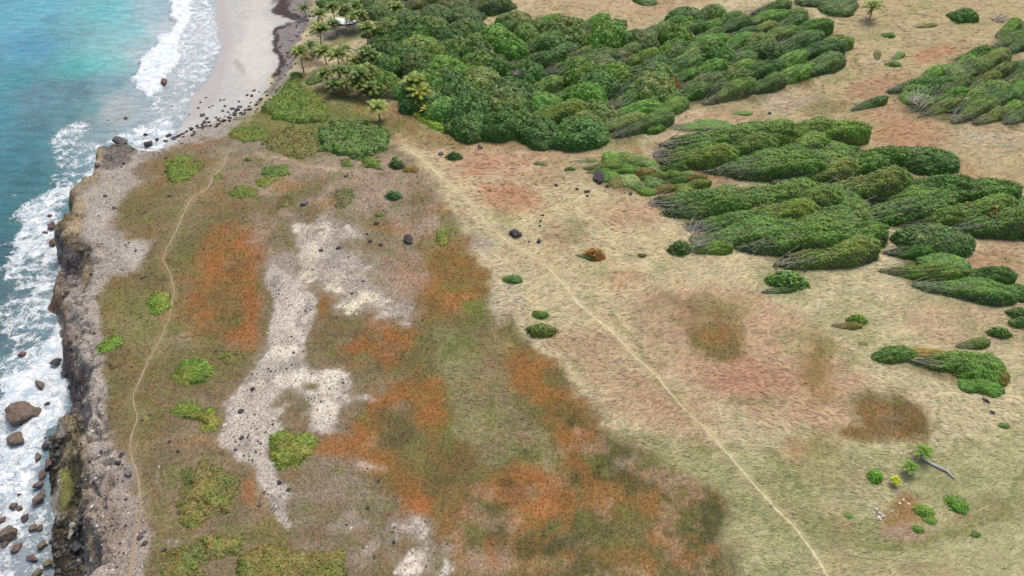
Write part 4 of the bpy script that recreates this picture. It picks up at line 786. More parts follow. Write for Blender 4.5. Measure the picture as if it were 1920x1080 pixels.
# single trees and bushes: (kind, px, py, length px, label, tint, rz deg, height scale, width scale)
SINGLE = [
 ('wind',1628,198,86,'dark green windswept tree alone left of the upper right wood',(.7,.9,.8),22,1,1.1),
 ('round',1730,308,112,'large rounded dark green tree alone in the grass right of the streaked clump',(.75,.95,.8),None,.75,.8),
 ('round',1745,462,126,'smooth domed grey-green tree at the lower end of the long belt',(.95,1.0,1.1),None,.8,.75),
 ('wind',1322,468,96,'bright green windswept tree in front of the wedge-shaped clump',(1.3,1.35,.8),8,.9,1.1),
 ('shrub',1276,470,34,'small dark bush at the left foot of the bright windswept tree',(.8,1.0,.8),None,1,1),
 ('wind',1458,546,70,'dark grey-green windswept bush below the wedge-shaped clump',(.8,.9,1.0),4,.7,1),
 ('shrub',1472,528,60,'flat bright green bush behind the dark grey-green windswept bush',(1,1.35,.8),None,.7,.7),
 ('wind',1584,612,62,'small half-brown windswept bush in open grass with a green top',(1.9,1.0,.9),-4,.75,1.1),
 ('shrub',1604,602,30,'bright green tuft on the right end of the half-brown bush',(1.4,1.6,.8),None,1,.8),
 ('round',1678,668,90,'low green tree at the left end of the orange-flecked thicket',(1.0,1.15,.8),None,.5,.5),
 ('wind',1722,668,130,'orange-brown flecked windswept tree in the middle of the isolated thicket',(2.2,1.05,.8),-8,.75,1.1),
 ('wind',1770,682,150,'green windswept tree along the near side of the isolated thicket',(1.1,1.15,.8),-12,.8,1.0),
 ('round',1832,696,100,'bright green rounded tree in the right half of the isolated thicket',(1.15,1.3,.75),None,.6,.75),
 ('round',1862,706,64,'rusty brown tree at the right end of the isolated thicket',(2.0,.9,.8),None,.7,.9),
 ('round',1835,724,70,'bright green low tree at the near right corner of the isolated thicket',(1.0,1.4,.8),None,.55,.8),
 ('wind',1820,648,72,'small rounded dark windswept tree just behind the isolated thicket',(1.1,1.0,.9),5,.9,1.3),
 ('shrub',1870,626,36,'small green bush leaning right of the isolated thicket',(.95,1.2,.8),None,.8,.6),
 ('round',1912,552,56,'dark green tree cut by the right edge above two bushes',(.75,1,.8),None,.8,1),
 ('shrub',1910,592,44,'upper of two green bushes at the right edge',(.8,1.05,.8),None,.9,.7),
 ('shrub',1912,608,40,'lower of two green bushes at the right edge',(.9,1.05,.8),None,.9,.7),
 ('wind',1125,322,60,'bright green bush at the left end of the mixed scrub beside black boulders',(1.1,1.5,.8),5,.7,1.3),
 ('round',1212,362,34,'small bright dome-shaped bush at the near side of the mixed scrub',(1.4,1.6,.8),None,.7,.8),
 ('round',1068,318,18,'small dark round bush left of the mixed scrub',(.9,1.0,.9),None,.8,.8),
 ('wind',1098,302,40,'grey-green flat bush above the mixed scrub',(1.3,1.25,1.4),4,.5,1.2),
 ('shrub',1013,307,24,'small grey bush in the grass above the black boulders',(2.2,1.8,3.0),None,.6,.6),
 ('shrub',853,297,26,'small dark green bush beside the start of the field path',(.7,.95,.9),None,.9,.7),
 ('wind',1096,482,38,'dark green bush with a rusty top in open grass below the field path rock',(.8,.85,.9),-20,.9,1.3),
 ('shrub',1115,482,34,'rusty orange half of the bush in open grass',(3.6,1.0,.9),None,.9,.8),
 ('shrub',1204,480,16,'tiny dark bush alone in open grass right of the rusty bush',(1.6,.9,.9),None,.9,.8),
 ('shrub',964,525,32,'small green bush on the left of the field path',(1.0,1.2,1.2),None,.7,.8),
 ('shrub',1014,592,28,'upper of a pair of green bushes left of the field path',(.9,1.1,.7),None,.9,.8),
 ('shrub',1014,622,48,'lower and larger of a pair of green bushes left of the field path',(1.15,1.1,.7),None,.75,.7),
 ('round',1805,35,46,'rounded green bush in dry grass near the top right',(.9,1.2,.8),None,.9,.9),
 ('shrub',1785,30,20,'small green bush touching the rounded bush near the top right',(.9,1.2,.8),None,.9,.9),
 ('wind',1735,50,46,'brownish bush in dry grass left of the rounded green bush',(1.6,1.1,1.0),10,.6,1.2),
 ('shrub',1667,68,22,'small bright bush beside the sandy track',(1.1,1.5,.8),None,.9,.8),
 ('wind',1645,106,40,'grey-green bush at the left of the pair beside the track',(1.3,1.1,1.2),60,.7,1.3),
 ('wind',1682,108,40,'silvery windswept bush at the right of the pair beside the track',(1.8,1.7,2.2),35,.9,1.2),
 ('shrub',1674,122,28,'small bright bush under the silvery windswept bush',(1.3,1.5,.8),None,.6,.7),
 ('round',1572,76,36,'dark brown leafless-looking bush at the right end of the big wood',(1.5,.6,.8),None,.7,.8),
 ('round',1715,178,60,'bright leafy tree at the left edge of the upper right wood',(1.2,1.5,.8),None,.8,.9),
 ('wind',1385,213,50,'low green bush on the pale sandy ground under the big wood',(1.0,1.4,.8),0,.35,1.0),
 ('round',1225,242,46,'bright yellow-green dome-shaped tree at the right foot of the big wood',(1.3,1.5,.7),None,.8,.9),
 ('wind',1310,238,120,'low green scrub between the big wood and the streaked clump',(1.0,1.2,.9),0,.35,1.2),
 ('wind',1450,232,70,'small bright windswept tree above the streaked clump',(1.4,1.5,.8),6,.6,1.1),
 ('round',885,244,72,'bright lime green tree at the near left edge of the big wood',(1.5,1.8,.7),None,.55,.8),
 ('wind',835,225,100,'bright green windswept tree at the left foot of the big wood',(1.1,1.6,.8),-25,.5,1.1),
 ('shrub',739,370,26,'small blue-green bush on the bare pink ground',(.75,1.25,1.6),None,.9,.9),
 ('shrub',711,404,16,'tiny bright green bush above the small black boulder',(1.2,1.7,.7),None,.8,.8),
 ('shrub',745,312,26,'dark bush beside the orange bush near the start of the field path',(.8,.8,.9),None,.9,.9),
 ('shrub',770,318,26,'orange-tinged bush near the start of the field path',(2.4,1.1,.8),None,.7,.8),
 ('shrub',741,300,12,'tiny green bush above the dark bush near the field path start',(.9,1.2,.8),None,1,1),
 ('shrub',1638,895,24,'bright green bush left of the fallen palm trunk',(1.2,1.8,.6),None,1.0,1.2),
 ('shrub',1796,948,36,'larger bright green bush right of the bare orange soil',(1.2,1.7,.6),None,.8,1.1),
 ('shrub',1730,958,30,'bright green bush on the right rim of the bare orange soil',(1.3,1.6,.6),None,.6,.9),
 ('shrub',1745,976,24,'smaller bright bush below the one on the orange soil rim',(1.3,1.6,.6),None,.6,.9),
 ('shrub',1722,994,20,'lowest bright bush below the bare orange soil',(1.3,1.6,.6),None,.6,.9),
 ('shrub',1828,1003,18,'tiny dark bush beside the curved track at the lower right',(.8,1.0,1.0),None,.7,.8),
 ('shrub',1880,798,20,'tiny grey-green bush below two black stones at the right',(1.2,1.2,1.1),None,.5,.7),
 ('shrub',1592,968,16,'tiny green bush left of the pale rubble heap',(1.2,1.6,1.1),None,.5,.8),
 ('round',702,128,52,'deep green bushy tree between the near palm grove and the big wood',(.9,1.1,.8),None,0.9,1),
 ('round',722,98,56,'mid green tree at the far left end of the big wood, right of the palms',(1,1.2,.8),None,0.9,1),
 ('round',722,152,54,'dark bushy tree under the right-hand palms of the near grove',(.85,1.1,.8),None,0.9,1),
 ('round',742,128,54,'lime-tinged tree right of the near palm grove',(1.2,1.3,.8),None,1.0,1),
 ('round',738,78,50,'green tree just below the lone palm at the top edge',(1,1.1,.8),None,0.9,1),
 ('round',748,178,48,'low dark tree at the left foot of the big wood beside the palm',(.8,1.1,.9),None,0.8,1),
 ('round',705,64,44,'greyish green tree right of the pond',(1.1,1.1,1.1),None,0.8,1),
 ('round',668,128,40,'small dark bush-like tree in the middle of the near palm grove',(.8,1,.8),None,0.6,1),
 ('round',632,160,36,'low dark tree under the left-hand palms of the near grove',(.8,1,.8),None,0.5,1),
 ('round',655,20,44,'dark tree among the far palm grove',(.75,.9,.8),None,0.6,1),
 ('round',620,8,44,'dark tree at the left of the far palm grove',(.75,.9,.8),None,0.6,1),
 ('round',590,150,36,'low olive tree left of the near palm grove',(1,1,.8),None,0.5,1),
 ('round',1262,168,34,'rusty brown dead-leaved tree near the middle right of the big wood',(2.6,.8,.9),None,1.5,1),
 ('round',1108,88,40,'bright yellow-green tree near the top of the big wood',(1.9,1.5,.7),None,1.2,1),
 ('round',1315,172,26,'small vivid lime tree at the near right edge of the big wood',(1.6,2.0,.6),None,1.4,1),
 ('round',1245,108,34,'vivid green tree among streaked crowns of the big wood',(1.5,1.7,.6),None,1.5,1),
 ('round',1030,64,40,'vivid green tree under the dark dome at the top of the big wood',(1.4,1.7,.7),None,1.1,1),
 ('shrub',1850,420,40,'orange-tinged bush in the middle of the long right-hand belt',(2.2,1.0,.9),None,1.6,1),
 ('shrub',466,300,14,'tiny green bush left of the flat shrub mounds',(1.2,1.3,.7),None,.8,.8),
 ('shrub',1617,645,16,'tiny green bush left of the isolated thicket',(1.3,1.3,.9),None,.6,.8),
]
for kd, a, b, l, lab, tn, rz, hs, ws in SINGLE:
    nm = {'wind': 'windswept_tree' if ('tree' in lab) else 'windswept_bush', 'round': 'broadleaf_tree' if 'tree' in lab else 'bush', 'shrub': 'bush'}[kd]
    plant(kd, a, b, l, lab, 'tree' if 'tree' in nm else 'bush', nm, tint=tn, rz=None if rz is None else R(rz), hs=hs, ws=ws)
# bare grey branches in the wind-burnt tops
for k, (a, b, l, rz, lab) in enumerate([(1720,204,60,30,'bare grey branches on the near side of the upper right wood'),(1795,222,40,15,'dead grey branches at the near edge of the upper right wood'),(1232,292,40,10,'bare grey branches at the left tip of the streaked clump'),
  (1340,300,46,12,'bare grey branches half way along the streaked clump'),(1300,432,50,25,'dead grey branches at the left end of the wedge-shaped clump'),(1590,362,50,0,'dead grey branches at the left end of the long belt'),(1100,165,30,20,'dead pale branches in the middle of the big wood'),
  (970,160,34,10,'dead grey branches in the left of the big wood'),(1225,150,28,60,'dead grey treetop below the yellow-green crown in the big wood'),(1655,670,34,0,'dead grey branches at the left tip of the isolated thicket'),(1310,468,34,10,'dead grey branches in the bright windswept tree'),(1872,40,40,35,'bare grey branches beside the corner clump at the upper right'),(885,85,30,90,'dead grey branches beside the palms at the edge of the big wood')]):
    x, y, z = gp(a, b); dep = float(proj(x, y, z)[2]); s = l * dep / FPX / 3.4
    zz = z + (1.2 if k in (0, 3, 5, 10) else (2.6 if k in (6, 7, 8) else .1))
    o = link('dead_branches', TWIG[k % 3], None, (x, y, zz)); o.rotation_euler = (0, 0, R(rz)); o.scale = (s, s, s * .9); o.color = (1.5, 1.5, 1.6, 1)
    tag(o, lab, 'branches')

# ------------------------------------------------------------------ flat shrub mounds on the coastal turf (own outlines)
LIME = np.array([[.100, .165, .016], [.125, .195, .018], [.085, .145, .022], [.155, .200, .020], [.135, .160, .026], [.185, .180, .026]])
MIXD = np.array([[.100, .135, .024], [.130, .155, .026], [.150, .140, .036], [.200, .130, .040], [.095, .125, .034], [.120, .145, .024]])
def mound(poly, H_, label, pal=LIME, leaf=.17, dens=55, name='shrub_mound', cat='shrub', ell=None, tint=(1, 1, 1), holes=.0, res=.16):
    if ell:
        cx, cy, rx, ry = ell; poly = [(cx + rx * math.cos(t), cy + ry * math.sin(t)) for t in np.linspace(0, 6.283, 15)[:-1]]
    P = np.array(poly, float); x, y, z = ground_at(P[:, 0], P[:, 1]); c = np.array([x.mean(), y.mean()]); cz = float(height(c[0], c[1]))
    W = [(float(a - c[0]), float(b - c[1])) for a, b in zip(x, y)]; seed = int(P[0, 0] * 7 + P[0, 1])
    def hf(X, Y):
        wx = X + .6 * fbm(X + c[0], Y + c[1], 2.6, 5, 90, .68); wy = Y + .6 * fbm(X + c[0], Y + c[1], 2.0, 4, 91, .65)
        d = sdf(wx.ravel(), wy.ravel(), W).reshape(X.shape); e = sstep(-.35, 1.1, d) ** .6
        g_ = height(X + c[0], Y + c[1]) - cz
        h = H_ * e * (1 + .25 * fbm(X, Y, 2.5, 3, seed)) - .35 * H_ * worley(X, Y, .6, seed) - (holes * 1.3 * sstep(.0, .4, fbm(X + c[0], Y + c[1], 2.0, 5, seed + 2, .65)) + .55 * sstep(1.2, .0, d) * sstep(-.1, .3, fbm(X + c[0], Y + c[1], 1.3, 4, seed + 4, .65))) * H_
        hf.g = g_
        return np.where((d > -.3) & (h > .05), h + g_ * 1.0 + 0.0, -1)
    bx = (min(a for a, b in W) - .6, max(a for a, b in W) + .6); by = (min(b for a, b in W) - .6, max(b for a, b in W) + .6)
    V, F_, C_ = canopy(bx, by, hf, res, leaf, dens, seed, palette=pal, spread=.05)
    # outside corners of the core dip into the ground: drop them relative to it
    g_ = height(V[:, 0] + c[0], V[:, 1] + c[1]) - cz; low = V[:, 2] <= -.14; V[low, 2] = g_[low] - .12
    k = (V[:, 2] < g_ - .13); V[k, 2] = g_[k] - .12
    e = empty(name, (c[0], c[1], cz)); tag(e, label, cat)
    o = link('foliage', mesh_np('foliage', V, F_, M_LEAF, {'Col': C_}), e); o.color = (*tint, 1)
    r = np.random.default_rng(seed); st = []
    R_ = min(bx[1] - bx[0], by[1] - by[0]) * .3
    for a in r.uniform(0, 6.28, 5): st.append(tube([(0, 0, -.1), (math.cos(a) * R_ * .5, math.sin(a) * R_ * .5, H_ * .5), (math.cos(a) * R_, math.sin(a) * R_, H_ * .7)], [.05, .035, .02], 4, (.18, .15, .12)))
    link('stems', mk('stems', merge(st), M_BARK), e)
    return e
MOUNDS = [
 (None,.55,'dense bright green flat shrub right of the clifftop path, with the squarest outline',dict(ell=(363,700,42,28),tint=(.95,1.05,1))),
 ([(312,770),(335,750),(375,750),(400,765),(412,790),(405,808),(385,810),(370,790),(340,785),(320,780)],.45,'curved yellow-green shrub with a grey hollow, below the squarish shrub',dict(tint=(1.1,1.05,1))),
 ([(502,845),(515,815),(545,805),(575,808),(592,830),(582,860),(560,875),(530,885),(515,870)],.6,'isolated bright green shrub below the pale limestone',dict(tint=(1.05,1.1,1))),
 ([(345,870),(375,862),(410,868),(440,885),(450,915),(445,945),(425,962),(395,970),(360,985),(320,978),(325,955),(345,935),(340,900)],.4,'large patchy green and orange shrub mat at the lower left',dict(pal=MIXD,holes=.5)),
 ([(310,1030),(345,1012),(400,1008),(450,1010),(450,1040),(400,1060),(380,1085),(310,1095),(300,1060)],.35,'patchy green shrub mat at the bottom left edge',dict(pal=MIXD,holes=.6)),
 ([(450,1040),(480,1025),(540,1030),(600,1035),(648,1035),(652,1060),(640,1110),(440,1130),(445,1070)],.5,'wide green and yellow shrub cut by the bottom edge',dict(tint=(1.1,1,1),pal=MIXD,holes=.1)),
 ([(270,560),(290,548),(320,548),(325,570),(300,588),(275,585)],.4,'small lime shrub on the left of the clifftop path',dict(tint=(1.05,1.2,1))),
 ([(175,660),(190,640),(215,625),(238,628),(232,648),(210,662),(190,668)],.35,'slanting lime shrub at the edge of the grey clifftop gravel',dict(tint=(1.05,1.2,1))),
 ([(310,325),(318,300),(350,288),(385,285),(393,300),(380,315),(360,335),(330,345),(312,340)],.5,'broad green shrub left of the clifftop path near the headland',dict()),
 ([(430,352),(455,345),(480,355),(482,368),(460,374),(432,368)],.4,'small oval green shrub right of the clifftop path',dict()),
 ([(400,330),(418,320),(420,332),(402,340)],.3,'tiny green shrub touching the bend of the clifftop path',dict()),
 ([(487,318),(510,310),(540,312),(545,328),(520,332),(490,330)],.6,'dark green shrub at the top of the grey gravel fan',dict(pal=GREENS)),
 ([(478,335),(500,328),(520,335),(500,350),(480,350)],.4,'low green shrub just below the dark green shrub on the gravel fan',dict()),
 ([(515,375),(540,365),(556,378),(545,392),(520,392)],.3,'faded olive shrub above the white limestone',dict(pal=MIXD,holes=.3)),
 ([(624,360),(660,355),(670,370),(650,392),(630,388)],.25,'soft grey-green shrub above the white limestone',dict(pal=MIXD,tint=(.8,.95,1.3),holes=.2)),
 ([(815,432),(850,428),(850,450),(838,468),(820,465)],.3,'lime green shrub patch on the orange ground left of the field path',dict(tint=(1.1,1.2,1),holes=.3)),
 ([(430,242),(470,236),(505,246),(500,262),(460,268),(432,258)],.45,'green shrub mat at the top end of the clifftop path',dict(holes=.15)),
 ([(482,208),(515,165),(545,135),(566,138),(562,160),(600,180),(618,205),(612,230),(560,232),(510,222)],.8,'bright green hillside scrub between the beach wrack and the palms',dict(tint=(.85,.95,.8),leaf=.26,dens=24,res=.25)),
 ([(500,240),(560,235),(600,240),(600,290),(560,300),(510,285),(490,265)],.6,'mottled green hillside scrub above the clifftop path',dict(pal=MIXD,holes=.3,leaf=.26,dens=24,res=.25)),
 ([(590,240),(640,225),(690,228),(728,244),(735,268),(712,290),(670,300),(630,292),(600,285)],1.1,'dark green hillside thicket left of the field path start',dict(pal=GREENS,holes=.3,tint=(.85,.9,.9),leaf=.28,dens=24,res=.25)),
 ([(635,298),(655,298),(660,312),(640,315)],.5,'small green bush below the dark hillside thicket',dict()),
 ([(675,298),(712,294),(718,318),(690,316)],.5,'second small green bush below the dark hillside thicket',dict(tint=(.9,1,.9))),
 ([(408,668),(425,655),(455,658),(450,680),(420,690)],.2,'faint olive shrub right of the squarish shrub',dict(pal=MIXD,holes=.4)),
 ([(780,208),(830,220),(870,235),(900,258),(850,252),(800,238),(770,218)],.7,'lime green scrub along the left foot of the big wood',dict(tint=(1.2,1.35,.8),leaf=.26,dens=24,res=.25)),
]
for poly, H_, lab, kw in MOUNDS: mound(poly, H_, lab, **kw)

# ------------------------------------------------------------------ coconut palms
def palm_meshes(seed, H_, nf, FL):
    r = np.random.default_rng(seed); parts = []; lean = r.uniform(-.6, .6, 2)
    tp = [np.array([lean[0] * t * t, lean[1] * t * t, H_ * t - .2 * (t == 0)]) for t in np.linspace(0, 1, 8)]; top = tp[-1]
    tr = tube(tp, np.linspace(.19, .11, 8), 7, (.26, .23, .19))
    for k in range(nf):
        az = k * 2.399 + r.uniform(-.2, .2); q = k / nf; el = R(80) - q * R(80) + r.uniform(-.12, .12); ln = FL * r.uniform(.85, 1.1) * (.8 + .2 * min(1, q * 3))
        n = 11; pts = [top.copy()]; e = el; 
        for i in range(n):
            pts.append(pts[-1] + ln / n * np.array([math.cos(e) * math.cos(az), math.cos(e) * math.sin(az), math.sin(e)])); e -= (.05 + .018 * i) * (.7 + .5 * (1 - q))
        pts = np.array(pts); base = np.array([.15, .22, .04]) if q < .8 else np.array([.25, .24, .06]); base = base * r.uniform(.8, 1.25)
        if q > .88 and r.random() < .6: base = np.array([.26, .17, .06])
        parts.append(tube(pts, np.linspace(.045, .01, n + 1), 3, np.array([.24, .22, .07])))
        side = np.array([-math.sin(az), math.cos(az), 0]); V = []; 
        m = 26
        for j in range(m):
            t = (j + 1.5) / (m + 1.5) * n; i = min(int(t), n - 1); p = pts[i] + (pts[i + 1] - pts[i]) * (t - i); d = pts[i + 1] - pts[i]; d = d / np.linalg.norm(d)
            ll = FL * .27 * math.sin(math.pi * (.12 + .85 * (j + 1) / (m + 1))) ** .7
            for sg in (-1, 1):
                a = side * sg * .85 + d * .55 + np.array([0, 0, -.35 + r.uniform(-.15, .15)]); a /= np.linalg.norm(a); wv = d * .055
                V += [p - wv, p + wv, p + a * ll + wv * .5 + np.array([0, 0, -.08]), p + a * ll * .98 - wv * .5 + np.array([0, 0, -.08])]
        V = np.array(V); nq = len(V) // 4; C_ = np.repeat(base[None] * r.uniform(.75, 1.3, nq)[:, None], 4, axis=0); parts.append((V, np.arange(4 * nq).reshape(-1, 4), C_))
    nuts = []
    tq = [p if p[1].shape[1] == 4 else p for p in parts]
    return merge(tq), tr
PALM = []
for k, (H_, nf_, FL) in enumerate([(4.6, 22, 3.1), (3.9, 20, 2.9), (5.3, 22, 3.2), (3.0, 18, 2.8)]):
    c, t = palm_meshes(801 + k, H_, nf_, FL); PALM.append((mk('crown', c, M_FROND), mk('trunk', t, M_BARK, True), H_))
def palm(px, py, vi, s, lab, group=None, tint=(1, 1, 1), H=None):
    H_ = PALM[vi][2] * s; x, y = at(px, py, 5.0 + H_ * .95); x, y = float(x), float(y); z = float(height(x, y)); x, y = map(float, at(px, py, z + H_ * .97)); z = float(height(x, y))
    e = empty('coconut_palm', (x, y, z - .05), rnd.uniform(0, 6.28), s); tag(e, lab, 'palm tree', group)
    c = link('crown', PALM[vi][0], e); c.color = (*tint, 1); t = link('trunk', PALM[vi][1], e); t.color = (1, 1, 1, 1)
PL = [(597,58,0,1.15),(603,28,1,1.0),(624,16,0,1.0),(646,20,2,.95),(660,38,1,.95),(628,44,1,.9),(668,12,0,.95),(676,26,1,1.0),(686,52,0,1.1),(737,16,0,1.1),(580,86,3,.9),(570,12,3,.9),(562,100,2,1.05),(608,96,0,1.05),(632,104,2,1.1),(648,92,1,.9),(668,112,1,1.0),(686,100,0,1.1),(700,112,1,.95),(612,140,3,1.1),(636,132,2,.9),(656,136,1,1.0),(678,138,0,1.1),(694,130,0,.9),(626,156,3,.9),(650,158,3,.95),(672,158,3,1.05),(690,164,3,1.0)]
PL.sort(key=lambda p: (p[1] > 75, p[0]))
cnt = {0: 0, 1: 0}
for a, b, vi, s in PL:
    g_ = int(b > 75); cnt[g_] += 1
    lab = 'green coconut palm, %s from the left in the %s' % (ordinal(cnt[g_]), 'near palm grove beside the big wood' if g_ else 'far palm grove round the pond')
    t = rnd.choice([(.8, .85, .8), (.95, .95, .8), (.65, .78, .8), (1.05, 1.0, .8)])
    palm(a, b, vi, s * .84, lab, 'palms of the near grove' if g_ else 'palms of the far grove', t)
palm(770,154,1,1.15,'coconut palm rising out of the left side of the big wood',None,(1.3,1.2,1)); palm(787,178,3,1.05,'yellowing coconut palm at the near edge of the big wood',None,(1.9,1.5,.9))
palm(709,200,3,.95,'lone pale coconut palm in the clearing left of the big wood',None,(1.4,1.4,1.2)); palm(1638,14,3,1.0,'lone palm in dry grass at the top of the picture right of the woods',None,(1.2,1.2,.9))
palm(1733,845,3,.42,'young green palm at the upper end of the fallen trunk',None,(.95,1.2,.7)); palm(1705,877,3,.36,'small dark green palm left of the fallen trunk',None,(.9,1.2,.9)); palm(1680,902,3,.24,'tiny yellow palm seedling left of the small dark palm',None,(2.6,2.2,.6)); palm(797,206,3,.5,'withered yellow palm seedling in the scrub under the big wood',None,(2.4,1.6,.9))

# ------------------------------------------------------------------ rocks
def rock_mesh(seed, sub=4, flat=.75, ang=.5):
    r = np.random.default_rng(seed); V, F_ = ico(sub); V = V.copy(); o = r.uniform(0, 50, 3)
    for k in range(14):          # chop planes
        n = r.normal(0, 1, 3); n /= np.linalg.norm(n); d = r.uniform(.52, .88); q = V @ n; m = q > d; V[m] -= np.outer(q[m] - d, n) * .97
    D = np.array([mnoise.fractal(Vector(v * 1.3 + o), 1.0, 2.0, 4) for v in V]); D2 = np.array([mnoise.noise(Vector(v * 5 + o)) for v in V])
    V = V * (1 + ang * .35 * D + .05 * D2)[:, None]; V[:, 2] *= flat
    c = (.8 + .35 * np.clip(V[:, 2] + .3, 0, 1))[:, None] * 0 + np.ones((len(V), 3)); return V, F_, c
ROCKS = [mk('boulder', rock_mesh(901 + k), M_ROCK, True) for k in range(6)]
def rock(px, py, rpx, lab, col, z=None, group=None, el=1.0, hz=.8, sink=.35, name='boulder', rz=None, cat='rock'):
    if z is None: x, y, zz = gp(px, py)
    else: x, y = map(float, at(px, py, z)); zz = z
    dep = float(proj(x, y, zz)[2]); s = rpx * dep / FPX
    o = link(name, ROCKS[rnd.randrange(6)], None, (x, y, zz + s * hz * (.75 - sink) * .6)); o.scale = (s * el, s / el ** .5, s * hz)
    o.rotation_euler = (rnd.uniform(-.1, .1), rnd.uniform(-.1, .1), rnd.uniform(0, 6.28) if rz is None else R(rz)); o.color = (*col, 1); tag(o, lab, cat, group); return o
BLK = (.040, .034, .040); BRN = (.135, .100, .075); GRY = (.085, .08, .078); LGT = (.30, .27, .22); PUR = (.12, .075, .075)
for a, b, r_, lab, col, el in [
 (765,452,12,'largest black boulder on the left of the field path',BLK,1.1),(706,420,6,'black boulder up and left of the largest black boulder',BLK,1.0),(694,453,4.5,'dark stone left of the largest black boulder',BLK,1.2),(714,460,4,'small dark stone just left of the largest black boulder',BLK,1),(688,439,3,'tiny dark stone above a row of dark stones',BLK,1),(602,470,5,'dark stone on the left of the white limestone',BLK,1),(635,466,5.5,'dark stone on the right of the white limestone',BLK,1),
 (650,330,5,'dark rock at the top of the gravel fan',GRY,1.2),(572,382,8,'blue-grey rock above the white limestone',(.09,.09,.10),1.3),(966,441,13,'big black boulder beside the field path',BLK,1.1),(1011,453,6,'black stone right of the big field path boulder',BLK,1.1),(992,453,3,'tiny stone between two black field path stones',BLK,1.2),
 (1017,404,3,'top stone of three small dark stones in a line',BLK,1.2),(1013,415,3.5,'middle stone of three small dark stones in a line',BLK,1.1),(1012,424,3,'lowest stone of three small dark stones in a line',BLK,1.2),(1043,348,4.5,'black stone left of the group of four',BLK,1),(1057,335,3,'small grey stone above the black stone',GRY,1),(1082,355,4,'left stone of the group below the mixed scrub',BLK,1),(1100,360,5,'flat stone in the middle of the group below the mixed scrub',BLK,1.3),(1101,368,3.5,'small stone under the flat stone of the group',BLK,1),
 (1123,334,15,'wide flat black boulder under the mixed scrub',BLK,1.6),(1139,350,4.5,'black stone just below the wide flat boulder',BLK,.9),(1182,364,5,'brown-black stone at the near edge of the mixed scrub',BLK,.9),(827,289,6,'dark stone beside the start of the field path',GRY,1.2),(900,277,6,'grey stone above the field path start',GRY,1.2),
 (1509,507,5,'dark stone under the wedge-shaped clump',BLK,1.3),(1847,751,6,'upper of two black stones at the right',BLK,1.4),(1860,773,5,'lower of two black stones at the right',BLK,1.3),(1752,336,4,'dark stone below the large rounded tree',BLK,1),(1443,213,4,'dark stone on pale ground under the big wood',BLK,1.1),
 (228,854,6,'black boulder upper of a pair in the grey gravel',BLK,1),(222,868,7,'black boulder lower of a pair in the grey gravel',BLK,1),(242,888,9,'grey striped boulder beside the clifftop path',(.14,.14,.14),.8),(263,1007,7,'dark boulder beside the clifftop path near the bottom',GRY,.9),(272,1019,6,'dark boulder just right of the path near the bottom',GRY,1),(272,997,4,'small dark stone above two path boulders',GRY,1),(308,1032,5,'small black stone at the left of the patchy shrub mat',BLK,1.2),
 (317,829,4,'dark stone right of the path above the large shrub mat',BLK,1),(334,846,4,'dark stone above the large shrub mat',BLK,1),(267,788,4,'dark stone close to the right of the clifftop path',GRY,1),(281,778,4,'grey stone right of the clifftop path',GRY,1),(474,730,5,'dark rock on the pale limestone, upper left',BLK,1),(452,772,6,'dark rock on the pale limestone, lower left',BLK,1.1),(524,905,5,'black stone in the grey gravel tongue',BLK,1),(487,948,5,'grey stone left of the gravel tongue',GRY,1),(496,923,4,'grey stone right of the orange patch',GRY,1),(709,903,3.5,'black stone on the grey-brown flat',BLK,1),(690,953,3.5,'small black stone lower on the grey-brown flat',BLK,1),(738,1017,4,'black stone beside the lowest limestone streak',BLK,1),(703,1044,4,'grey stone near the bottom edge',GRY,1),
 (310,297,3.5,'dark stone above the broad headland shrub',BLK,1.3),(310,322,4,'dark stone left of the broad headland shrub',BLK,1),(197,368,4,'dark stone on the headland gravel',BLK,1),(232,307,4,'small dark stone near the headland tip',BLK,1),(318,368,4,'dark stone in the olive turf left of the path',BLK,1),(214,390,4,'lighter dark stone on the headland gravel',GRY,1.4),(247,688,3,'small grey stone in the turf',GRY,1),(270,520,4,'flat grey stone in the coastal turf',GRY,2)]:
    rock(a, b, r_, lab, col, el=el)
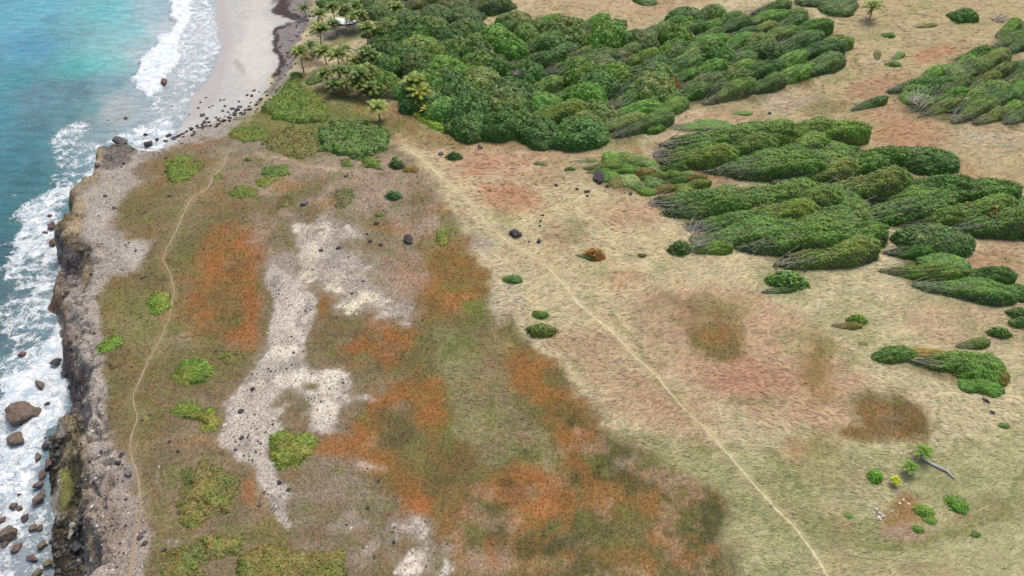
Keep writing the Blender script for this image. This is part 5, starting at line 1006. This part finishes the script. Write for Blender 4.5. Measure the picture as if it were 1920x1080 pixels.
# sea stacks and surf boulders
for a, b, r_, lab, col, el, z in [
 (38,778,27,'largest brown sea rock in the surf, lower left',BRN,1.2,.2),(32,826,18,'second brown sea rock just below the largest',BRN,.9,.2),(68,775,11,'brown rock right of the largest sea rock',BRN,1,.1),(42,665,8,'round brown rock awash left of the cliff',(.16,.10,.07),.9,.1),(105,680,10,'grey rock touching the cliff foot',GRY,1.2,.3),(76,722,10,'slanting brown rock in white surf',BRN,1.5,.1),(89,757,5,'small dark rock in white surf',GRY,1,.1),
 (97,426,10,'reddish rock awash at the cliff foot, upper',PUR,1.3,.1),(99,456,9,'reddish brown rock awash at the cliff foot, lower',(.16,.09,.06),.8,.2),(94,405,5,'small reddish rock above the cliff foot pair',PUR,1,.0),(86,437,5,'flat reddish rock left of the cliff foot pair',PUR,1.4,-.1),
 (308,156,9,'long dark brown rock standing in the swash',(.10,.06,.055),1.8,.0),(236,223,5,'small rock awash in the shallows',PUR,1.2,-.05),(203,226,2.5,'tiny rock awash in the shallows',GRY,1,0),(226,268,14,'grey rock off the tip of the headland',GRY,1.4,.6),(280,270,9,'grey rock in foam at the head of the cove',GRY,1.2,.3),(273,253,4,'small rock in foam at the head of the cove',BLK,1.2,.1),(295,262,4,'dark rock in foam beside the cove ledge',BLK,1.2,.2),
 (15,1003,20,'big brown rock at the lower left edge of the surf',BRN,1,.3),(5,976,7,'reddish rock at the left edge of the picture',PUR,1.2,.1),(26,950,9,'left of two touching brown surf rocks',BRN,.9,.1),(38,953,7,'right of two touching brown surf rocks',BRN,1,.1),(36,928,4,'small grey rock above the touching pair',GRY,1,0),(30,1030,10,'long brown rock below the big edge rock',(.12,.08,.06),1.5,.1),
 (72,938,12,'brown rounded rock at the edge of the shelf pool',BRN,1,.4),(80,925,8,'brown rock above the rounded shelf rock',BRN,1.2,.4),(74,910,9,'reddish rock at the shelf edge',PUR,1.3,.3),(92,870,10,'dark red rock under the cliff shelf',(.10,.07,.06),1.3,.4),(80,890,8,'brown slanting rock left of the green shelf',BRN,1.5,.3),(72,857,8,'brown rock above the slanting rock',BRN,1.3,.2),(88,835,9,'dark rock beside the upper green shelf',GRY,1,.4),(62,990,9,'dark brown rock in the lower pool',BRN,1,.2),(76,990,8,'olive brown rock in the lower pool',(.13,.11,.06),.9,.2),(48,972,8,'dark wet rock left of the lower pool',(.07,.05,.06),1,.1),
 (62,1048,9,'red rocks awash near the bottom left corner',PUR,1.6,.1),(90,1058,10,'olive rock near the bottom left corner',(.14,.12,.06),.8,.3),(72,1075,10,'olive rock cut by the bottom edge',(.12,.11,.06),1,.2),(80,1022,9,'brown rock between pool and boulder shore',BRN,1.2,.3),(10,1020,8,'brown rock low against the big edge rock',BRN,1.1,.1),
 (135,1000,9,'pale yellow upright block leaning on the lower cliff',LGT,.6,2.6),(146,1028,15,'large dark grey rounded boulder under the pale block',(.075,.072,.075),1,1.8),(137,985,8,'pale cream boulder on top of the pale block',LGT,.9,3.0)]:
    rock(a, b, r_, lab, col, z=z, el=el, hz=.85, sink=.3, name='sea_rock' if z < .5 else 'boulder')
# dark stones at the foot of the slope, back of the beach
BR = [(386,183,2.5),(376,192,4),(372,202,4),(393,201,3),(380,216,7),(388,222,6),(384,229,6),(392,229,5),(399,198,3.5),(413,188,4),(420,187,4),(422,199,3.5),(418,208,4),(405,220,4),(412,222,5),(436,204,5),(445,206,6),(428,210,4),(452,200,5),(460,206,5),(448,190,4),(464,178,5),(472,180,4),(476,170,4),(440,215,6),(430,220,5),(420,226,5),(410,232,5),(395,235,5),(380,240,5),(370,236,5),(360,242,6),(350,246,6),(342,250,6),(334,254,6),(326,258,7),(316,254,9),(310,262,8),(332,200,3),(323,201,4),(338,212,2),(346,213,2),(355,215,3),(456,213,5),(468,205,5),(482,195,5),(490,185,4),(500,178,4),(486,172,3),(470,192,4)]
for _ in range(165):
    q = rnd.random() * 7; i = int(q); A_ = [(572,-8),(566,55),(548,100),(524,150),(498,190),(440,214),(380,240),(318,262)]; t_ = q - i
    bx_, by_ = A_[i][0] * (1 - t_) + A_[i + 1][0] * t_, A_[i][1] * (1 - t_) + A_[i + 1][1] * t_
    BR.append((bx_ + rnd.gauss(0, 7 if i > 1 else 14), by_ + rnd.gauss(0, 4), rnd.uniform(1.6, 4.2)))
BR.sort()
for k, (a, b, r_) in enumerate(BR):
    rock(a, b, r_ * rnd.uniform(.55, .95), 'dark beach stone below the slope, %s from left' % ordinal(k + 1), BLK if k % 3 else GRY, group='dark stones at the back of the beach', name='beach_stone', el=rnd.uniform(.9, 1.4), cat='stone')
# boulder shore under the lower cliff and along the cliff foot
rr = random.Random(5); CB = []
while len(CB) < 110:
    a, b = rr.uniform(86, 158), rr.uniform(965, 1090)
    if b < 1085 - (a - 86) * .2 or a > 100: CB.append((a, b, rr.uniform(2.2, 6.0)))
for k in range(40): CB.append((148 + rr.uniform(-8, 6), rr.uniform(905, 1000), rr.uniform(2, 5)))
for k in range(34): CB.append((rr.uniform(84, 122), rr.uniform(815, 900), rr.uniform(2.5, 6)))
CB.sort(key=lambda t: (round(t[1] / 14), t[0])); rowk = {}
for a, b, r_ in CB:
    q = round(b / 14) - 57; rowk[q] = rowk.get(q, 0) + 1
    rock(a, b, r_, 'shore boulder under the lower cliff, %s from left, %s band down' % (ordinal(rowk[q]), ordinal(q)), rnd.choice([BLK, GRY, (.07, .068, .05), (.10, .09, .06), (.05, .05, .052)]), group='boulders under the lower cliff', name='shore_boulder', el=rnd.uniform(.9, 1.4))
ED = [(182,310,6),(153,322,5),(148,326,4),(143,338,6),(136,346,4),(122,365,5),(118,372,4),(107,392,4),(106,412,4),(105,440,5),(136,508,4),(143,455,6),(152,470,7),(150,484,5),(156,500,6),(172,515,4),(168,476,5),(125,548,5),(122,556,5),(118,606,4),(137,668,5),(122,700,9),(140,735,8),(112,735,7),(132,655,5)]
for k, (a, b, r_) in enumerate(sorted(ED, key=lambda t: t[1])):
    rock(a, b, r_, 'dark block on the upper cliff edge, %s from the top' % ordinal(k + 1), rnd.choice([BLK, GRY, (.09, .075, .06)]), group='dark blocks on the cliff edge', name='cliff_block', el=rnd.uniform(1, 1.4))
# pale rubble in the lower right
for k, (a, b, r_, lab) in enumerate([(1643,955,4,'pale green-grey rubble stone on top of the small heap'),(1650,963,4,'whitish stone in the middle of the small heap'),(1656,968,4,'white stone at the right of the small heap'),(1648,972,5,'pinkish pale stone at the bottom of the small heap'),(1638,962,3,'small pale stone at the left of the small heap'),(1687,944,3,'pale stone, left one above the orange soil'),(1703,945,3,'pale stone, right one above the orange soil'),(1694,938,4,'grey stone between two pale stones above the orange soil'),(1670,960,2,'tiny white stone beside the orange soil'),(1675,957,2,'tiny white stone nearest the orange soil'),(1775,934,3,'pale stone in the larger bright bush'),(901,458,3,'white stone left of the big field path boulder'),(950,458,2.5,'white stone under the big field path boulder')]):
    rock(a, b, r_, lab, (.50, .46, .42), name='pale_stone', el=1.2, cat='stone')
# fallen palm trunk
x, y, z = ground_at([1722, 1740, 1758, 1775, 1789], [857, 868, 877, 885, 899])
V, F_, C_ = tube(np.stack([x, y, z + .12], 1), [.24, .16, .18, .17, .08], 8, (.33, .33, .32)); e = link('fallen_trunk', mk('fallen_trunk', (V, F_, C_), M_BARK, True)); e.color = (1, 1, 1, 1)
tag(e, 'grey fallen palm trunk lying in the dry grass at the lower right', 'log')
rock(1722, 857, 6, 'dark grey stump at the upper end of the fallen trunk', (.10, .09, .10), name='stump', cat='stump')
# pond behind the palms
pp = [(622,40),(630,36),(645,38),(660,34),(670,33),(672,40),(660,46),(645,48),(630,46)]; x, y, z = ground_at([p[0] for p in pp], [p[1] for p in pp]); zc = float(z.max()) + .12
xx = np.append(x, x.mean()); yy = np.append(y, y.mean()); n = len(pp)
o = link('pond', mesh_np('pond', np.stack([xx, yy, np.full(n + 1, zc)], 1), np.array([(i, (i + 1) % n, n) for i in range(n)]), M_POND, {'Col': np.tile([[.62, .70, .80]], (n + 1, 1))})); o.color = (1, 1, 1, 1); tag(o, kind='structure')

# ------------------------------------------------------------------ uncountable: loose stones, dry grass, low plants
def scatter(N, seed, y0=0, y1=1080):
    r = np.random.default_rng(seed); px = r.uniform(-20, 1940, N); py = r.uniform(-15, 1100, N); x, y, z = ground_at(px, py); return r, px, py, x, y, z
r, px, py, x, y, z = scatter(90000, 11); K_, C0 = kind_at(x, y); m = (r.random(len(x)) < K_[:, 0] * .24) & (K_[:, 0] > .3); x, y, z, C1 = x[m], y[m], z[m], C0[m]; n = len(x)
ov = np.array([[1, 0, 0], [0, 1, 0], [-1, 0, 0], [0, -1, 0], [0, 0, 1.]]); of = np.array([[0, 1, 4], [1, 2, 4], [2, 3, 4], [3, 0, 4]])
s = r.gamma(2.0, .036, n) + .045; th = r.uniform(0, 6.28, n); V = ov[None] * (1 + r.normal(0, .25, (n, 5, 3))) * s[:, None, None]; V[:, :, 2] *= .7
cx = V[:, :, 0] * np.cos(th)[:, None] - V[:, :, 1] * np.sin(th)[:, None]; cy = V[:, :, 0] * np.sin(th)[:, None] + V[:, :, 1] * np.cos(th)[:, None]
V = np.stack([cx + x[:, None], cy + y[:, None], V[:, :, 2] + z[:, None]], 2); t = r.random(n); c = np.where((t < .42)[:, None], np.array([[.05, .047, .05]]), np.where((t > .8)[:, None], np.array([[.42, .40, .36]]), C1 * .8))
o = link('loose_stones', mesh_np('loose_stones', V.reshape(-1, 3), (of[None] + 5 * np.arange(n)[:, None, None]).reshape(-1, 3), M_STONE, {'Col': np.repeat(c, 5, 0)})); o.color = (1, 1, 1, 1)
tag(o, kind='stuff'); o['label'] = 'loose dark and pale stones strewn over the bare gravel'; o['category'] = 'stones'
def blades(name, N, seed, ch, length, width, lift, vary, label, cat, ang=None, gain=1.0):
    r, px, py, x, y, z = scatter(N, seed); K_, C0 = kind_at(x, y); dp_ = np.minimum(*[dline(px, py, [(p[0], p[1]) for p in PATHS[k]]) for k in PATHS]); m = (r.random(len(x)) < K_[:, ch] ** 2) & (dp_ > 5.5); x, y, z, C1 = x[m], y[m], z[m], C0[m]; n = len(x)
    dep = proj(x, y, z)[2]; far = np.clip(dep / 90, .8, 1.8); L_ = length * far * r.uniform(.5, 1.4, n); Wd = width * far * r.uniform(.6, 1.3, n)
    a = (ang + .5 * fbm(x, y, 9, 3, 7) + r.normal(0, .3, n)) if ang is not None else r.uniform(0, 6.28, n)
    d = np.stack([np.cos(a), np.sin(a), np.full(n, lift)], 1) * L_[:, None]; sd_ = np.stack([-np.sin(a), np.cos(a), r.normal(0, .5, n)], 1) * Wd[:, None]; p = np.stack([x, y, z + .01], 1)
    V = np.stack([p - sd_ * .6, p + sd_ * .6, p + d + sd_ * .3, p + d - sd_ * .3], 1).reshape(-1, 3)
    c = C1 * gain * (1 + r.normal(0, vary, n))[:, None] * (1 + r.normal(0, .07, (n, 3))); c = np.clip(c, .01, .8)
    o = link(name, mesh_np(name, V, np.arange(4 * n).reshape(n, 4), M_STONE, {'Col': np.repeat(c, 4, 0)})); o.color = (1, 1, 1, 1); tag(o, kind='stuff'); o['label'] = label; o['category'] = cat
blades('dry_grass', 150000, 21, 1, .5, .055, .25, .075, 'wind-combed dry grass covering the open field', 'grass', ang=R(8), gain=1.03)
blades('low_plants', 130000, 23, 2, .18, .08, .6, .13, 'low olive and orange plants covering the coastal ground', 'ground cover', gain=1.12)
